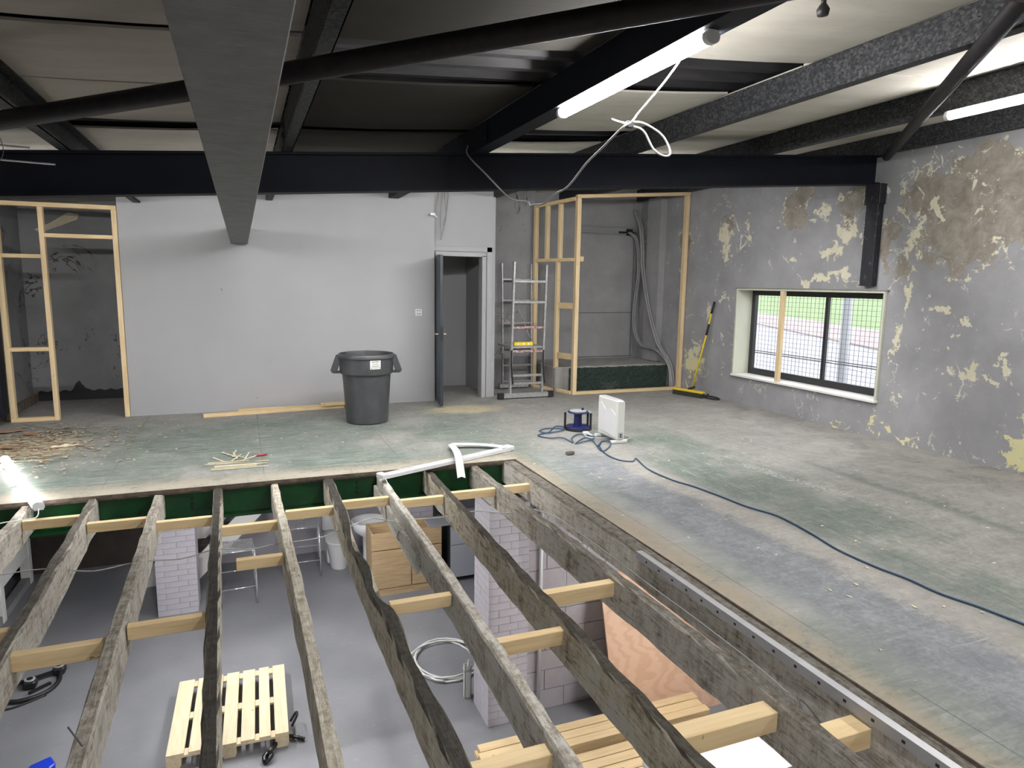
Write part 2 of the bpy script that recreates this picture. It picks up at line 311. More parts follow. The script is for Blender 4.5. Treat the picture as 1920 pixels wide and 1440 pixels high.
M = dict(
    wall_right=m_wall_right(), floor=m_floor(), lowfloor=m_lowfloor(), backwall=m_backwall(),
    glass=m_glass(), ceil=m_ceilboard(), ceil_dark=m_ceilboard('dark_ceiling_board', .72, (1,.97,.97)), ceil_darkest=m_ceilboard('darkest_ceiling_board', .055, (1,.98,.95)), galv=m_galv(), ply=m_ply(), oak=m_oak(), carpet=m_carpet(), green=m_green(),
    flange=m_flange(), post=m_post(),
    dimwall=m_oldwall('old_grey_wall', (.27,.27,.28), (.20,.20,.21)),
    alcove=m_oldwall('alcove_grey_wall', (.33,.33,.335), (.25,.25,.255), False),
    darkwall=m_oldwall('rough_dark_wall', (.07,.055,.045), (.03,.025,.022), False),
    lowwall=m_oldwall('pale_lower_wall', (.42,.41,.44), (.36,.35,.38), False),
    navy=simple('navy_black_steel_paint', (.010,.012,.020), (.006,.0075,.012), 3, rough=.6, spec=.2),
    tube=simple('dark_steel_tube', (.022,.019,.020), (.010,.009,.011), 14, rough=.6, spec=.3),
    rust=simple('red_oxide_steel', (.07,.03,.025), (.04,.02,.018), 9, rough=.6),
    deck=simple('dark_roof_sheet', (.05,.048,.05), (.022,.022,.024), 4, (.6,4,1), rough=.5, metal=.3),
    pine_x=m_pine('new_pine_x', axis=0), pine_y=m_pine('new_pine_y', axis=1), pine_z=m_pine('new_pine_z', (.71,.56,.34), (.60,.44,.24), axis=2),
    palletwood=m_pine('pallet_pine', (.76,.65,.44), (.66,.53,.33), axis=1),
    edge=simple('dirty_floor_edge', (.20,.16,.12), (.08,.06,.05), 14, rough=.9, bump=.5),
    concrete=simple('bare_concrete', (.33,.325,.31), (.22,.215,.205), 5, rough=.85, bump=.3),
    door=simple('slate_blue_door_paint', (.030,.042,.053), (.024,.034,.044), 3, rough=.45),
    trim=simple('grey_trim_paint', (.36,.365,.375), (.33,.335,.345), 3, rough=.5),
    lining=simple('cream_painted_lining', (.55,.56,.46), (.50,.51,.42), 3, rough=.6),
    sill=simple('white_painted_board', (.80,.80,.77), (.74,.74,.71), 4, rough=.5),
    pvc=simple('anthracite_window_frame', (.028,.029,.033), (.022,.022,.026), 3, rough=.4),
    wire=simple('dark_mesh_wire', (.10,.10,.11), (.08,.08,.09), 3, rough=.5),
    alu=simple('splattered_aluminium', (.52,.52,.52), (.33,.33,.33), 26, rough=.4, metal=.6),
    redalu=simple('red_splattered_rung', (.45,.42,.41), (.30,.10,.09), 30, rough=.5, metal=.3, p=(.42,.52)),
    black=simple('black_rubber', (.014,.014,.015), (.010,.010,.011), 5, rough=.5),
    blackgloss=simple('black_plastic_film', (.012,.012,.014), (.008,.008,.009), 8, rough=.2),
    bin=simple('grey_bin_plastic', (.060,.063,.068), (.038,.040,.042), 6, rough=.42, bump=.08),
    labelw=simple('white_sticker', (.75,.75,.72), (.70,.70,.67), 5, rough=.5),
    ink=simple('dark_ink', (.02,.03,.03), (.02,.025,.025), 5, rough=.6),
    white=simple('white_plastic', (.74,.75,.76), (.70,.71,.72), 4, rough=.35),
    heater=simple('off_white_heater_enamel', (.66,.67,.64), (.62,.63,.60), 4, rough=.35),
    greypl=simple('pale_grey_plastic', (.40,.42,.43), (.36,.38,.39), 4, rough=.4),
    blue=simple('navy_blue_plastic', (.012,.018,.12), (.010,.014,.09), 6, rough=.4),
    bluecord=simple('blue_cable', (.03,.075,.15), (.025,.06,.12), 6, rough=.5),
    brightblue=simple('bright_blue_plastic', (.01,.05,.62), (.01,.04,.5), 6, rough=.3),
    cablew=simple('white_cable', (.74,.74,.72), (.62,.62,.60), 8, rough=.45),
    cableg=simple('grey_flat_cable', (.38,.38,.37), (.28,.28,.27), 8, rough=.5),
    conduit=simple('grey_painted_conduit', (.27,.27,.28), (.22,.22,.23), 6, rough=.5),
    yellow=simple('yellow_paint', (.78,.58,.04), (.70,.52,.03), 5, rough=.4),
    brist=simple('dark_bristles', (.05,.05,.035), (.02,.02,.018), 60, rough=.9, bump=.8),
    chrome=simple('chrome', (.85,.86,.88), (.8,.81,.83), 4, rough=.22, metal=.75),
    ceramic=simple('white_ceramic', (.72,.73,.74), (.70,.71,.72), 3, rough=.12),
    kgrey=simple('grey_kitchen_front', (.40,.42,.46), (.37,.39,.43), 3, rough=.4),
    brick=simple('white_painted_brick', (.53,.51,.56), (.45,.435,.48), 7, rough=.6, bump=.25, bscale=30),
    block=simple('white_painted_block', (.47,.44,.47), (.40,.375,.40), 7, rough=.65, bump=.3, bscale=30),
    mortar=simple('painted_mortar', (.19,.185,.20), (.15,.145,.16), 9, rough=.8),
    board=simple('white_faced_board', (.80,.80,.82), (.76,.76,.78), 3, rough=.35),
    boardedge=simple('grey_board_edge', (.33,.34,.37), (.28,.29,.31), 3, rough=.5),
    strip=simple('perforated_grey_strip', (.45,.455,.47), (.38,.385,.40), 8, rough=.45, metal=.3),
    flake=simple('pale_wood_flakes', (.62,.54,.40), (.42,.35,.25), 40, rough=.8),
    brownflake=simple('brown_torn_board', (.33,.21,.12), (.20,.12,.08), 9, rough=.85),
    creamflake=simple('cream_torn_board', (.66,.60,.44), (.52,.46,.33), 9, rough=.85),
    red=simple('red_plastic', (.30,.02,.04), (.2,.015,.03), 4, rough=.4),
    copper=simple('copper_terracotta', (.45,.22,.15), (.4,.2,.13), 5, rough=.5),
    asphalt=simple('pale_wet_asphalt', (.25,.245,.275), (.205,.20,.23), .6, rough=.6),
    pavement=simple('pinkish_pavement', (.30,.25,.25), (.24,.20,.20), .8, rough=.8),
    grass=simple('mown_grass', (.20,.27,.13), (.15,.215,.09), .5, rough=.9),
    roadpaint=simple('white_road_paint', (.42,.42,.44), (.36,.36,.38), 2, rough=.6),
    lamppost=simple('galvanised_lamp_post', (.36,.37,.39), (.32,.33,.35), 3, rough=.5),
    led_up=m_emit('led_diffuser_lit', LED_UP), led_bk=m_emit('led_back_diffuser_lit', LED_BACK), led_fl=m_emit('led_floor_diffuser_lit', LED_FLOOR), led_lo=m_emit('led_lower_diffuser_lit', LED_LOW),
)

# ------------------------------------------------------------------ mesh helpers
class MB:
    def __init__(s): s.v = []; s.f = []
    def add(s, vs, fs):
        k = len(s.v); s.v += [tuple(p) for p in vs]; s.f += [tuple(i+k for i in q) for q in fs]; return s
    def box(s, x0, x1, y0, y1, z0, z1):
        return s.add([(x0,y0,z0),(x1,y0,z0),(x1,y1,z0),(x0,y1,z0),(x0,y0,z1),(x1,y0,z1),(x1,y1,z1),(x0,y1,z1)],
                     [(0,3,2,1),(4,5,6,7),(0,1,5,4),(1,2,6,5),(2,3,7,6),(3,0,4,7)])
    def bar(s, a, b, w, h, up=(0,0,1)):
        """box of section w x h from a to b"""
        a = Vector(a); b = Vector(b); d = (b-a).normalized(); u = Vector(up)
        sd = d.cross(u)
        if sd.length < 1e-4: sd = d.cross(Vector((1,0,0)))
        sd.normalize(); u = sd.cross(d)
        vs = []
        for p in (a, b):
            for (i, j) in ((-1,-1),(1,-1),(1,1),(-1,1)): vs.append(p+sd*(i*w/2)+u*(j*h/2))
        return s.add(vs, [(3,2,1,0),(4,5,6,7),(0,1,5,4),(1,2,6,5),(2,3,7,6),(3,0,4,7)])
    def tube(s, pts, r, n=8, closed=False, cap=True):
        P = [Vector(p) for p in pts]; m = len(P); rs = r if isinstance(r, (list, tuple)) else [r]*m
        T = []
        for i in range(m):
            a = P[(i-1) % m] if (closed or i > 0) else P[i]; b = P[(i+1) % m] if (closed or i < m-1) else P[i]
            t = (b-a); T.append(t.normalized() if t.length > 1e-9 else Vector((0,0,1)))
        ref = Vector((0,0,1)) if abs(T[0].z) < .9 else Vector((1,0,0))
        N = (ref - T[0]*ref.dot(T[0])).normalized(); vs = []
        for i in range(m):
            N = (N - T[i]*N.dot(T[i]));
            if N.length < 1e-6: N = T[i].orthogonal()
            N.normalize(); B = T[i].cross(N)
            for k in range(n):
                a = 2*PI*k/n; vs.append(P[i]+(N*math.cos(a)+B*math.sin(a))*rs[i])
        fs = []
        for i in range(m if closed else m-1):
            j = (i+1) % m
            for k in range(n): fs.append((i*n+k, i*n+(k+1) % n, j*n+(k+1) % n, j*n+k))
        if cap and not closed: fs.append(tuple(range(n-1, -1, -1))); fs.append(tuple((m-1)*n+k for k in range(n)))
        return s.add(vs, fs)
    def lathe(s, prof, c=(0,0,0), n=32, cap=True, sx=1, sy=1):
        vs = []
        for (r, z) in prof:
            for k in range(n):
                a = 2*PI*k/n; vs.append((c[0]+r*math.cos(a)*sx, c[1]+r*math.sin(a)*sy, c[2]+z))
        fs = []
        for i in range(len(prof)-1):
            for k in range(n): fs.append((i*n+k, i*n+(k+1) % n, (i+1)*n+(k+1) % n, (i+1)*n+k))
        if cap: fs.append(tuple(range(n-1, -1, -1))); fs.append(tuple((len(prof)-1)*n+k for k in range(n)))
        return s.add(vs, fs)
    def prism(s, poly, a, b):
        """extrude polygon (list of Vectors relative) from offset a to offset b"""
        a = Vector(a); b = Vector(b); m = len(poly)
        vs = [Vector(p)+a for p in poly]+[Vector(p)+b for p in poly]
        fs = [tuple(range(m-1, -1, -1)), tuple(range(m, 2*m))]+[(i, (i+1) % m, m+(i+1) % m, m+i) for i in range(m)]
        return s.add(vs, fs)
    def mesh(s, name, mat, smooth=False):
        me = bpy.data.meshes.new(name); me.from_pydata(s.v, [], s.f)
        bm = bmesh.new(); bm.from_mesh(me); bmesh.ops.recalc_face_normals(bm, faces=bm.faces); bm.to_mesh(me); bm.free()
        me.materials.append(M[mat] if isinstance(mat, str) else mat)
        if smooth:
            for p in me.polygons: p.use_smooth = True
        return me
    def obj(s, name, mat, parent=None, smooth=False, bevel=0, auto=None):
        o = bpy.data.objects.new(name, s.mesh(name, mat, smooth)); COL.objects.link(o)
        if parent: o.parent = parent
        if bevel:
            b = o.modifiers.new('bevel', 'BEVEL'); b.width = bevel; b.segments = 1; b.limit_method = 'ANGLE'
        if auto:
            o.modifiers.new('edges', 'EDGE_SPLIT').split_angle = math.radians(auto)
        return o
def tag(o, label, cat, group=None, kind=None):
    o['label'] = label; o['category'] = cat
    if group: o['group'] = group
    if kind: o['kind'] = kind
    return o
def thing(name, label, cat, loc=(0,0,0), rz=0, group=None, kind=None):
    o = bpy.data.objects.new(name, None); o.empty_display_size = .1; COL.objects.link(o)
    o.location = loc; o.rotation_euler = (0, 0, rz)
    return tag(o, label, cat, group, kind)
def struct(o, label, cat): return tag(o, label, cat, kind='structure')
def place(me, name, parent, loc=(0,0,0), rot=(0,0,0), sc=(1,1,1)):
    o = bpy.data.objects.new(name, me); COL.objects.link(o); o.parent = parent
    o.location = loc; o.rotation_euler = rot; o.scale = sc
    return o
def smoothpath(pts, k=6, closed=False):
    P = [Vector(p) for p in pts]; out = []; m = len(P)
    for i in range(m if closed else m-1):
        g = lambda j: P[j % m] if closed else P[max(0, min(m-1, j))]
        a, b, c, d = g(i-1), g(i), g(i+1), g(i+2)
        for q in range(k):
            t = q/k
            out.append(.5*((2*b)+(c-a)*t+(2*a-5*b+4*c-d)*t*t+(3*b-a-3*c+d)*t**3))
    if not closed: out.append(P[-1])
    return out
def zt(x): return 2.661+.0742*x        # top of the rafters / underside of the purlins

# ------------------------------------------------------------------ setting
XR, YB, XL = 6.68, 9.38, -2.7
YH, XH = 5.97, 2.42                    # edges of the hole in the floor
ZL = -2.6
# upper floor
f = MB().box(XL-.3, XR, YH, 11.4, -.03, 0).box(XH, XR, -3.2, YH, -.03, 0).box(XL-.3, XH, -3.2, .75, -.03, 0)
o = struct(f.obj('floor', 'floor'), 'worn grey and green painted upper floor around the open joists', 'floor')
f = MB().box(XL-.3, XR, YH-.004, YH, -.03, -.001).box(XH-.004, XH, .75, YH, -.03, -.001)
f.obj('floor_edge', 'edge', o)
f = MB().box(XL-.3, XR, YH+.12, 11.4, -.3, -.03).box(XH+.02, XR, -3.2, YH+.12, -.3, -.03).box(XL-.3, XH, -3.2, .6, -.3, -.03)
f.obj('floor_soffit', 'lowwall', o)
# lower floor and walls
o = MB().box(-4.2, XR, -3.2, 11.4, ZL-.1, ZL).obj('floor_lower', 'lowfloor'); struct(o, 'grey painted concrete floor of the room below', 'floor')
o = MB().box(-.62, XR, 10.75, 10.9, ZL, -.3).obj('wall_lower_back', 'lowwall'); struct(o, 'pale grey far wall of the room below', 'wall')
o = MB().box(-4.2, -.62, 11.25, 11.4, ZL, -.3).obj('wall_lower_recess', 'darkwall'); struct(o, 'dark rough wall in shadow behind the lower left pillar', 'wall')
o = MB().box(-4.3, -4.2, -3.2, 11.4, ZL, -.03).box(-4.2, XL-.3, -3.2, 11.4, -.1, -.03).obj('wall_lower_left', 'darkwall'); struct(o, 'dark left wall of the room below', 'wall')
o = MB().box(-4.2, XR, -3.3, -3.2, ZL, -.03).obj('wall_lower_front', 'lowwall'); struct(o, 'pale wall of the room below under the viewer', 'wall')
o = MB().box(XR, XR+.2, -3.3, 11.4, ZL, 0).obj('wall_lower_right', 'lowwall'); struct(o, 'right wall of the room below', 'wall')
# upper walls
o = MB().box(-1.33, 2.53, YB, YB+.1, 0, 3.2).obj('wall_back', 'backwall'); struct(o, 'smooth light grey painted plasterboard wall behind the bin', 'wall')
w = MB()
WY0, WY1, WZ0, WZ1 = 5.55, 8.02, .40, 1.67
ys = (-3.2, WY0, WY1, 11.4); zs_ = (0, WZ0, WZ1, 3.6)
gv = [(x, y, z) for x in (XR, XR+.38) for y in ys for z in zs_]; gi = lambda a, b, c: a*16+b*4+c; gf = []
for b in range(3):
    for c in range(3):
        if (b, c) != (1, 1): gf += [(gi(0,b,c), gi(0,b+1,c), gi(0,b+1,c+1), gi(0,b,c+1)), (gi(1,b,c), gi(1,b,c+1), gi(1,b+1,c+1), gi(1,b+1,c))]
for b in range(3): gf += [(gi(0,b,0), gi(1,b,0), gi(1,b+1,0), gi(0,b+1,0)), (gi(0,b,3), gi(0,b+1,3), gi(1,b+1,3), gi(1,b,3)), (gi(0,0,b), gi(0,0,b+1), gi(1,0,b+1), gi(1,0,b)), (gi(0,3,b), gi(1,3,b), gi(1,3,b+1), gi(0,3,b+1))]
gf += [(gi(0,1,1), gi(1,1,1), gi(1,1,2), gi(0,1,2)), (gi(0,2,1), gi(0,2,2), gi(1,2,2), gi(1,2,1)), (gi(0,1,1), gi(0,2,1), gi(1,2,1), gi(1,1,1)), (gi(0,1,2), gi(1,1,2), gi(1,2,2), gi(0,2,2))]
w.add(gv, gf)
o = w.obj('wall_right', 'wall_right'); struct(o, 'peeling grey plaster wall with cream and brown patches around the window', 'wall')
o = MB().box(XL-.1, XL, -3.2, 11.4, 0, 3.2).obj('wall_left', 'dimwall'); struct(o, 'old cracked grey wall at the left end of the room', 'wall')
o = MB().box(XL, XR, -3.3, -3.2, 0, 3.6).obj('wall_front', 'backwall'); struct(o, 'grey wall behind the viewer', 'wall')
o = MB().box(XL, -1.0, 10.92, 11.05, 0, 3.2).obj('wall_recess', 'dimwall'); struct(o, 'cracked grey wall at the back of the recess behind the left stud frame', 'wall')
o = MB().box(-1.33, -1.23, YB+.1, 11.3, 0, 3.2).obj('wall_recess_side', 'dimwall'); struct(o, 'side wall of the recess behind the left stud frame', 'wall')
MB().box(XL, XL+.06, 9.5, 10.92, 0, .10).obj('baseboard_left', 'edge').parent = bpy.data.objects['wall_left']
k = MB(); pts = [(-2.64+i*.0375, .13+.012*math.sin(i*1.7)+(.14*math.exp(-((i-13)/1.5)**2))) for i in range(36)]
for i in range(35): k.add([(pts[i][0],10.905,0),(pts[i+1][0],10.905,0),(pts[i+1][0],10.905,pts[i+1][1]),(pts[i][0],10.905,pts[i][1]),(pts[i][0],10.925,0),(pts[i+1][0],10.925,0),(pts[i+1][0],10.925,pts[i+1][1]),(pts[i][0],10.925,pts[i][1])], [(0,1,2,3),(3,2,6,7),(0,3,7,4),(1,5,6,2)])
k.obj('black_skirting_band', 'black', bpy.data.objects['wall_recess'])
k = MB().prism([(-2.52,0,2.31),(-2.46,0,2.27),(-2.24,0,2.36),(-2.02,0,2.46),(-2.0,0,2.53),(-2.12,0,2.55),(-2.34,0,2.40)], (0,10.90,0), (0,10.918,0))
k.obj('peeling_paint_flap', 'creamflake', bpy.data.objects['wall_recess'])
# wall with the door
w = MB().box(2.53, 2.60, 9.48, 9.58, 0, 3.3).box(3.30, 3.44, 9.48, 9.58, 0, 3.3).box(2.60, 3.30, 9.48, 9.58, 2.08, 3.3).box(3.42, 3.48, 9.5, 10.72, 0, 3.3)
o = w.obj('wall_door', 'backwall'); struct(o, 'narrow grey wall with the doorway to the right of the plain panel', 'wall')
o = MB().box(1.9, 3.48, 10.7, 10.8, 0, 3.3).obj('wall_corridor', 'backwall'); struct(o, 'grey wall seen through the open doorway', 'wall')
o = MB().box(1.85, 1.95, YB+.1, 10.7, 0, 3.3).obj('wall_corridor_side', 'backwall'); struct(o, 'hidden side wall of the passage', 'wall')
o = MB().box(1.95, 3.42, 9.6, 10.7, 2.5, 2.55).obj('ceiling_corridor', 'backwall'); struct(o, 'ceiling of the passage behind the door', 'ceiling')
o = MB().box(3.48, 4.46, 10.32, 10.8, 0, 3.4).obj('wall_ladder', 'dimwall'); struct(o, 'shaded old grey wall behind the ladder', 'wall')
o = MB().box(4.46, XR, 10.68, 10.8, 0, 3.5).obj('wall_alcove', 'alcove'); struct(o, 'grey back wall of the alcove behind the stud frame', 'wall')
for (z0, z1) in ((.42, 1.19), (1.20, 2.55)):
    MB().box(5.47, 6.52, 10.655, 10.68, z0, z1).obj('panel', 'alcove', o, bevel=.004)
MB().box(5.45, 6.56, 10.64, 10.68, 2.57, 2.62).obj('architrave', 'conduit', o); MB().box(5.45, 6.56, 10.64, 10.68, 2.68, 2.71).obj('architrave', 'conduit', o)
MB().box(6.535, 6.575, 10.64, 10.68, .42, 2.66).obj('architrave', 'conduit', o)
o = MB().box(6.56, XR-.001, 9.9, 10.3, .4, 3.3).obj('pilaster', 'alcove'); struct(o, 'grey pilaster on the right side of the alcove', 'wall')
# door frame and leaf
o = thing('door_1', 'dark slate blue door standing open in the grey doorway', 'door', (0,0,0), kind='structure')
MB().box(2.56, 2.62, 9.44, 9.60, 0, 2.08).obj('door_jamb', 'trim', o, bevel=.004); MB().box(3.26, 3.32, 9.44, 9.60, 0, 2.08).obj('door_jamb', 'trim', o, bevel=.004)
MB().box(2.56, 3.32, 9.44, 9.60, 2.06, 2.12).obj('door_head', 'trim', o, bevel=.004)
MB().box(3.34, 3.42, 9.46, 9.485, 0, 2.2).obj('architrave', 'trim', o, bevel=.003); MB().box(2.54, 3.42, 9.46, 9.485, 2.13, 2.2).obj('architrave', 'trim', o, bevel=.003)
lf = MB().bar((2.575, 9.42, 1.04), (2.472, 8.80, 1.04), .042, 2.02).obj('door_leaf', 'door', o, bevel=.003)
for s in (-1, 1):
    MB().tube([(2.482+s*.02, 8.86, 1.0), (2.482+s*.07, 8.86, 1.0), (2.494+s*.072, 8.97, 1.0)], .010).obj('door_handle', 'chrome', lf, smooth=True)
MB().box(2.452, 2.492, 8.795, 8.80, .92, 1.1).obj('lock_plate', 'black', lf)
# roof: dark corrugated deck with cream boards below it
k = MB(); prof = []
y = -3.2
while y < 11.4:
    prof += [(y, .28), (y+.06, .28), (y+.10, .235), (y+.16, .235), (y+.20, .28)]; y += .25
vs = []; 
for x in (XL-.1, XR+.4):
    for (yy, dz) in prof: vs.append((x, yy, zt(x)+dz))
m_ = len(prof)
k.add(vs, [(i, i+1, m_+i+1, m_+i) for i in range(m_-1)])
for i in range(m_-1): pass
ceil = k.obj('ceiling', 'deck'); struct(ceil, 'sloping roof of dark ribbed sheet with cream boards between the purlins', 'ceiling')
ceil.modifiers.new('thick', 'SOLIDIFY').thickness = .01
PX = [-1.15, .34, 1.90, 3.45, 5.05, 6.56]
bays = [(XL, PX[0])]+[(PX[i], PX[i+1]) for i in range(5)]
cuts = {0: [(-3.2,-.6),(-.58,1.7),(1.72,3.62),(3.70,4.62),(4.64,5.66),(5.98,8.2),(8.22,10.7),(10.7,11.4)],
        1: [(-3.2,-.6),(-.58,1.7),(1.72,3.62),(3.69,4.62),(4.64,5.66),(5.98,8.2),(8.22,11.4)],
        2: [(-3.2,-.6),(-.58,1.7),(1.72,3.64),(4.43,5.80),(5.96,8.2),(8.22,11.4)],
        3: [(-3.2,-.6),(-.58,1.7),(1.72,3.58),(4.38,5.72),(6.32,8.2),(8.22,11.4)],
        4: [(-3.2,-.6),(-.58,1.7),(1.72,3.66),(3.675,5.60),(5.61,8.2),(8.22,11.4)],
        5: [(-3.2,-.6),(-.58,1.7),(1.72,3.66),(3.675,5.60),(5.61,8.2),(8.22,11.4)]}
for bi, (xa, xb) in enumerate(bays):
    for (ya, yb) in cuts[bi]:
        xa2, xb2 = xa+.012, xb-.012; k = MB(); N = 4; vs = []
        j = [random.uniform(-.006, .006) for _ in range(4)]
        for i in range(N+1):
            t = i/N; x = xa2+(xb2-xa2)*t; sag = -.014*math.sin(PI*t)
            a = zt(x)+.196+sag+j[0]*(1-t)+j[1]*t; b = zt(x)+.196+sag+j[2]*(1-t)+j[3]*t
            vs += [(x, ya, a), (x, yb, b), (x, yb, b+.014), (x, ya, a+.014)]
        fs = [(0,1,2,3), (4*N+3, 4*N+2, 4*N+1, 4*N)]
        for i in range(N):
            for q in range(4): fs.append((4*i+q, 4*i+4+q, 4*i+4+(q+1) % 4, 4*i+(q+1) % 4))
        k.add(vs, fs).obj('ceiling_board', ('ceil_dark', 'ceil_dark', 'ceil_darkest', 'ceil', 'ceil', 'ceil')[bi], ceil)  # two left bays get darker boards, the third bay nearly black ones

# window in the right wall
win = thing('window_1', 'wide dark framed window in a cream lined reveal with wire mesh outside', 'window', (0,0,0), kind='structure')
X0, X1 = XR-.03, XR+.30
MB().box(X0, X1, WY1-.03, WY1-.001, WZ0+.03, WZ1-.001).obj('reveal_board', 'lining', win, bevel=.003)
MB().box(X0, X1, WY0+.001, WY0+.03, WZ0+.03, WZ1-.001).obj('reveal_board', 'lining', win, bevel=.003)
MB().box(X0, X1, WY0+.03, WY1-.03, WZ1-.03, WZ1-.001).obj('reveal_board', 'lining', win, bevel=.003)
MB().box(X0-.02, X1, WY0+.001, WY1-.001, WZ0+.001, WZ0+.03).obj('window_sill', 'sill', win, bevel=.004)
fy0, fy1, fz0, fz1 = WY0+.03, WY1-.03, WZ0+.03, WZ1-.03
for b_ in ((fy0, fy0+.07, fz0, fz1), (fy1-.07, fy1, fz0, fz1), (fy0+.07, fy1-.07, fz0, fz0+.09), (fy0+.07, fy1-.07, fz1-.07, fz1)):
    MB().box(X1-.06, X1, *b_).obj('frame_bar', 'pvc', win, bevel=.004)
MB().box(X1-.05, X1-.01, 6.60, 6.645, fz0+.09, fz1-.07).obj('mullion', 'pvc', win)
for (a, b) in ((fy0+.07, 6.60), (6.645, fy1-.07)):
    MB().box(X1-.035, X1-.029, a, b, fz0+.09, fz1-.07).obj('pane', 'glass', win)
for z in (.735, .765): MB().tube([(X1+.03, fy0, z), (X1+.03, fy1, z)], .006, 6).obj('bar', 'wire', win)
k = MB(); xm = X1+.075
yy = fy0
while yy < fy1: k.box(xm, xm+.004, yy-.0015, yy+.0015, fz0, fz1); yy += .068
zz = fz0
while zz < fz1: k.box(xm+.004, xm+.008, fy0, fy1, zz-.0015, zz+.0015); zz += .062
k.obj('wire_mesh', 'wire', win)
MB().box(XR-.045, XR+.38, WY0-.03, WY1+.03, WZ1, WZ1+.012).obj('broken_plaster_lip', 'concrete', win)
o = MB().box(XR-.035, XR+.015, 7.08, 7.145, WZ0+.03, WZ1-.03).obj('timber_prop', 'pine_z', bevel=.003); tag(o, 'new upright pine prop standing on the window sill', 'timber')
# outside
o = MB().add([(7.06,-60,-1.7),(140,-60,-1.7),(140,200,-1.7),(7.06,200,-1.7)], [(0,1,2,3)]).obj('ground_road', 'asphalt'); struct(o, 'pale road surface outside the window', 'road')
def slope_strip(name, mat, d0, d1, z0, z1):
    # strip parallel to the far kerb, which runs along (12, 24.5)
    u = Vector((12, 24.5, 0)).normalized(); nrm = Vector((u.y, -u.x, 0)); p = Vector((46, 39, 0))
    a = p+nrm*d0; b = p+nrm*d1; q = []
    for (c, z) in ((a, z0), (b, z1)):
        q += [c-u*90+Vector((0,0,z)), c+u*130+Vector((0,0,z))]
    return MB().add([q[0], q[1], q[3], q[2], *[v-Vector((0,0,.3)) for v in (q[0], q[1], q[3], q[2])]], [(0,1,2,3),(4,7,6,5),(0,4,5,1),(2,6,7,3)]).obj(name, mat)
o = slope_strip('ground_pavement', 'pavement', -7, 0, -1.6, -1.55); struct(o, 'pinkish pavement across the road outside the window', 'pavement')
o = slope_strip('ground_grass', 'grass', 0, 60, -1.55, 2.2); struct(o, 'green grass bank beyond the road outside', 'grass')
u = Vector((12, 24.5, 0)).normalized(); nrm = Vector((u.y, -u.x, 0))
for dd in (-12, -16, -21, -25):
    p = Vector((46, 39, -1.69))+nrm*dd
    o = MB().bar(p-u*min(60, (p.x-9)/u.x), p+u*60, .22, .01).obj('road_line', 'roadpaint'); tag(o, 'white painted line on the road seen through the window', 'road marking', 'road lines outside')
o = thing('lamp_post', 'grey metal lamp post outside the window', 'lamp post', (9.5, 8.64, -1.7))
MB().tube([(0,0,0),(0,0,1.1),(0,0,5.5)], [.10,.085,.07], 14).obj('pole', 'lamppost', o, smooth=True); MB().box(-.14,.14,-.14,.14,0,.05).obj('base_plate', 'lamppost', o)

# ------------------------------------------------------------------ roof steel
def ibeam_x(x0, x1, yc, h, w, zoff, name, mat, label):
    k = MB(); t = .02
    def sec(ya, yb, za, zb):
        k.add([(x0,ya,zt(x0)+zoff+za),(x1,ya,zt(x1)+zoff+za),(x1,yb,zt(x1)+zoff+za),(x0,yb,zt(x0)+zoff+za),
               (x0,ya,zt(x0)+zoff+zb),(x1,ya,zt(x1)+zoff+zb),(x1,yb,zt(x1)+zoff+zb),(x0,yb,zt(x0)+zoff+zb)],
              [(0,3,2,1),(4,5,6,7),(0,1,5,4),(1,2,6,5),(2,3,7,6),(3,0,4,7)])
    sec(yc-w/2, yc+w/2, -t, 0); sec(yc-w/2, yc+w/2, -h, -h+t); sec(yc-.012, yc+.012, -h+t, -t)
    o = k.obj(name, mat); return tag(o, label, 'beam')
ibeam_x(XL, XR, 5.86, .31, .15, 0, 'rafter_beam', 'navy', 'long navy black steel rafter beam crossing the room in front of the back wall')
ibeam_x(XL, XR, 1.32, .31, .15, 0, 'rafter_beam', 'rust', 'red oxide steel rafter beam at the top edge nearest the viewer')
def purlin(x, mat, label, y0=-3.2, y1=11.3, w=.075):
    k = MB(); t = .006; zb = zt(x); h = .195
    k.box(x-t/2, x+t/2, y0, y1, zb, zb+h).box(x, x+w, y0, y1, zb, zb+t).box(x, x+w, y0, y1, zb+h-t, zb+h).box(x+w-t, x+w, y0, y1, zb, zb+.02)
    o = k.obj('purlin', mat); tag(o, label, 'beam', 'roof purlins')
    for yy in (5.45, 1.9):
        MB().box(x-.012, x-t/2, yy-.07, yy+.07, zb+.02, zb+h-.02).obj('splice_plate', mat, o)
    c = MB()
    for yy in (5.41, 5.49, 1.86, 1.94):
        for zz in (.06, .13): c.tube([(x-.012, yy, zb+zz), (x-.022, yy, zb+zz)], .010, 6)
    c.obj('bolt', 'black', o)
    return o
labs = ['dark steel purlin nearest the left wall', 'dark steel purlin just right of the wide grey beam', 'dark steel purlin carrying the central lit LED batten',
        'mottled galvanised purlin right of the central LED batten', 'galvanised purlin above the right hand LED batten', 'galvanised purlin along the top of the right wall']
for i, x in enumerate(PX): purlin(x, 'galv' if i != 2 else 'navy', labs[i], w=.075 if i != 2 else .13)
o = thing('main_beam', 'wide grey steel beam running overhead from the viewer to the back wall', 'beam', (0,0,0))
MB().box(-.10, .10, -3.2, YB-.01, 2.135, 2.155).obj('bottom_flange', 'flange', o, bevel=.003); MB().box(-.012, .012, -3.2, YB-.01, 2.155, 2.31).obj('web', 'flange', o); MB().box(-.10, .10, -3.2, YB-.01, 2.31, 2.33).obj('top_flange', 'flange', o)
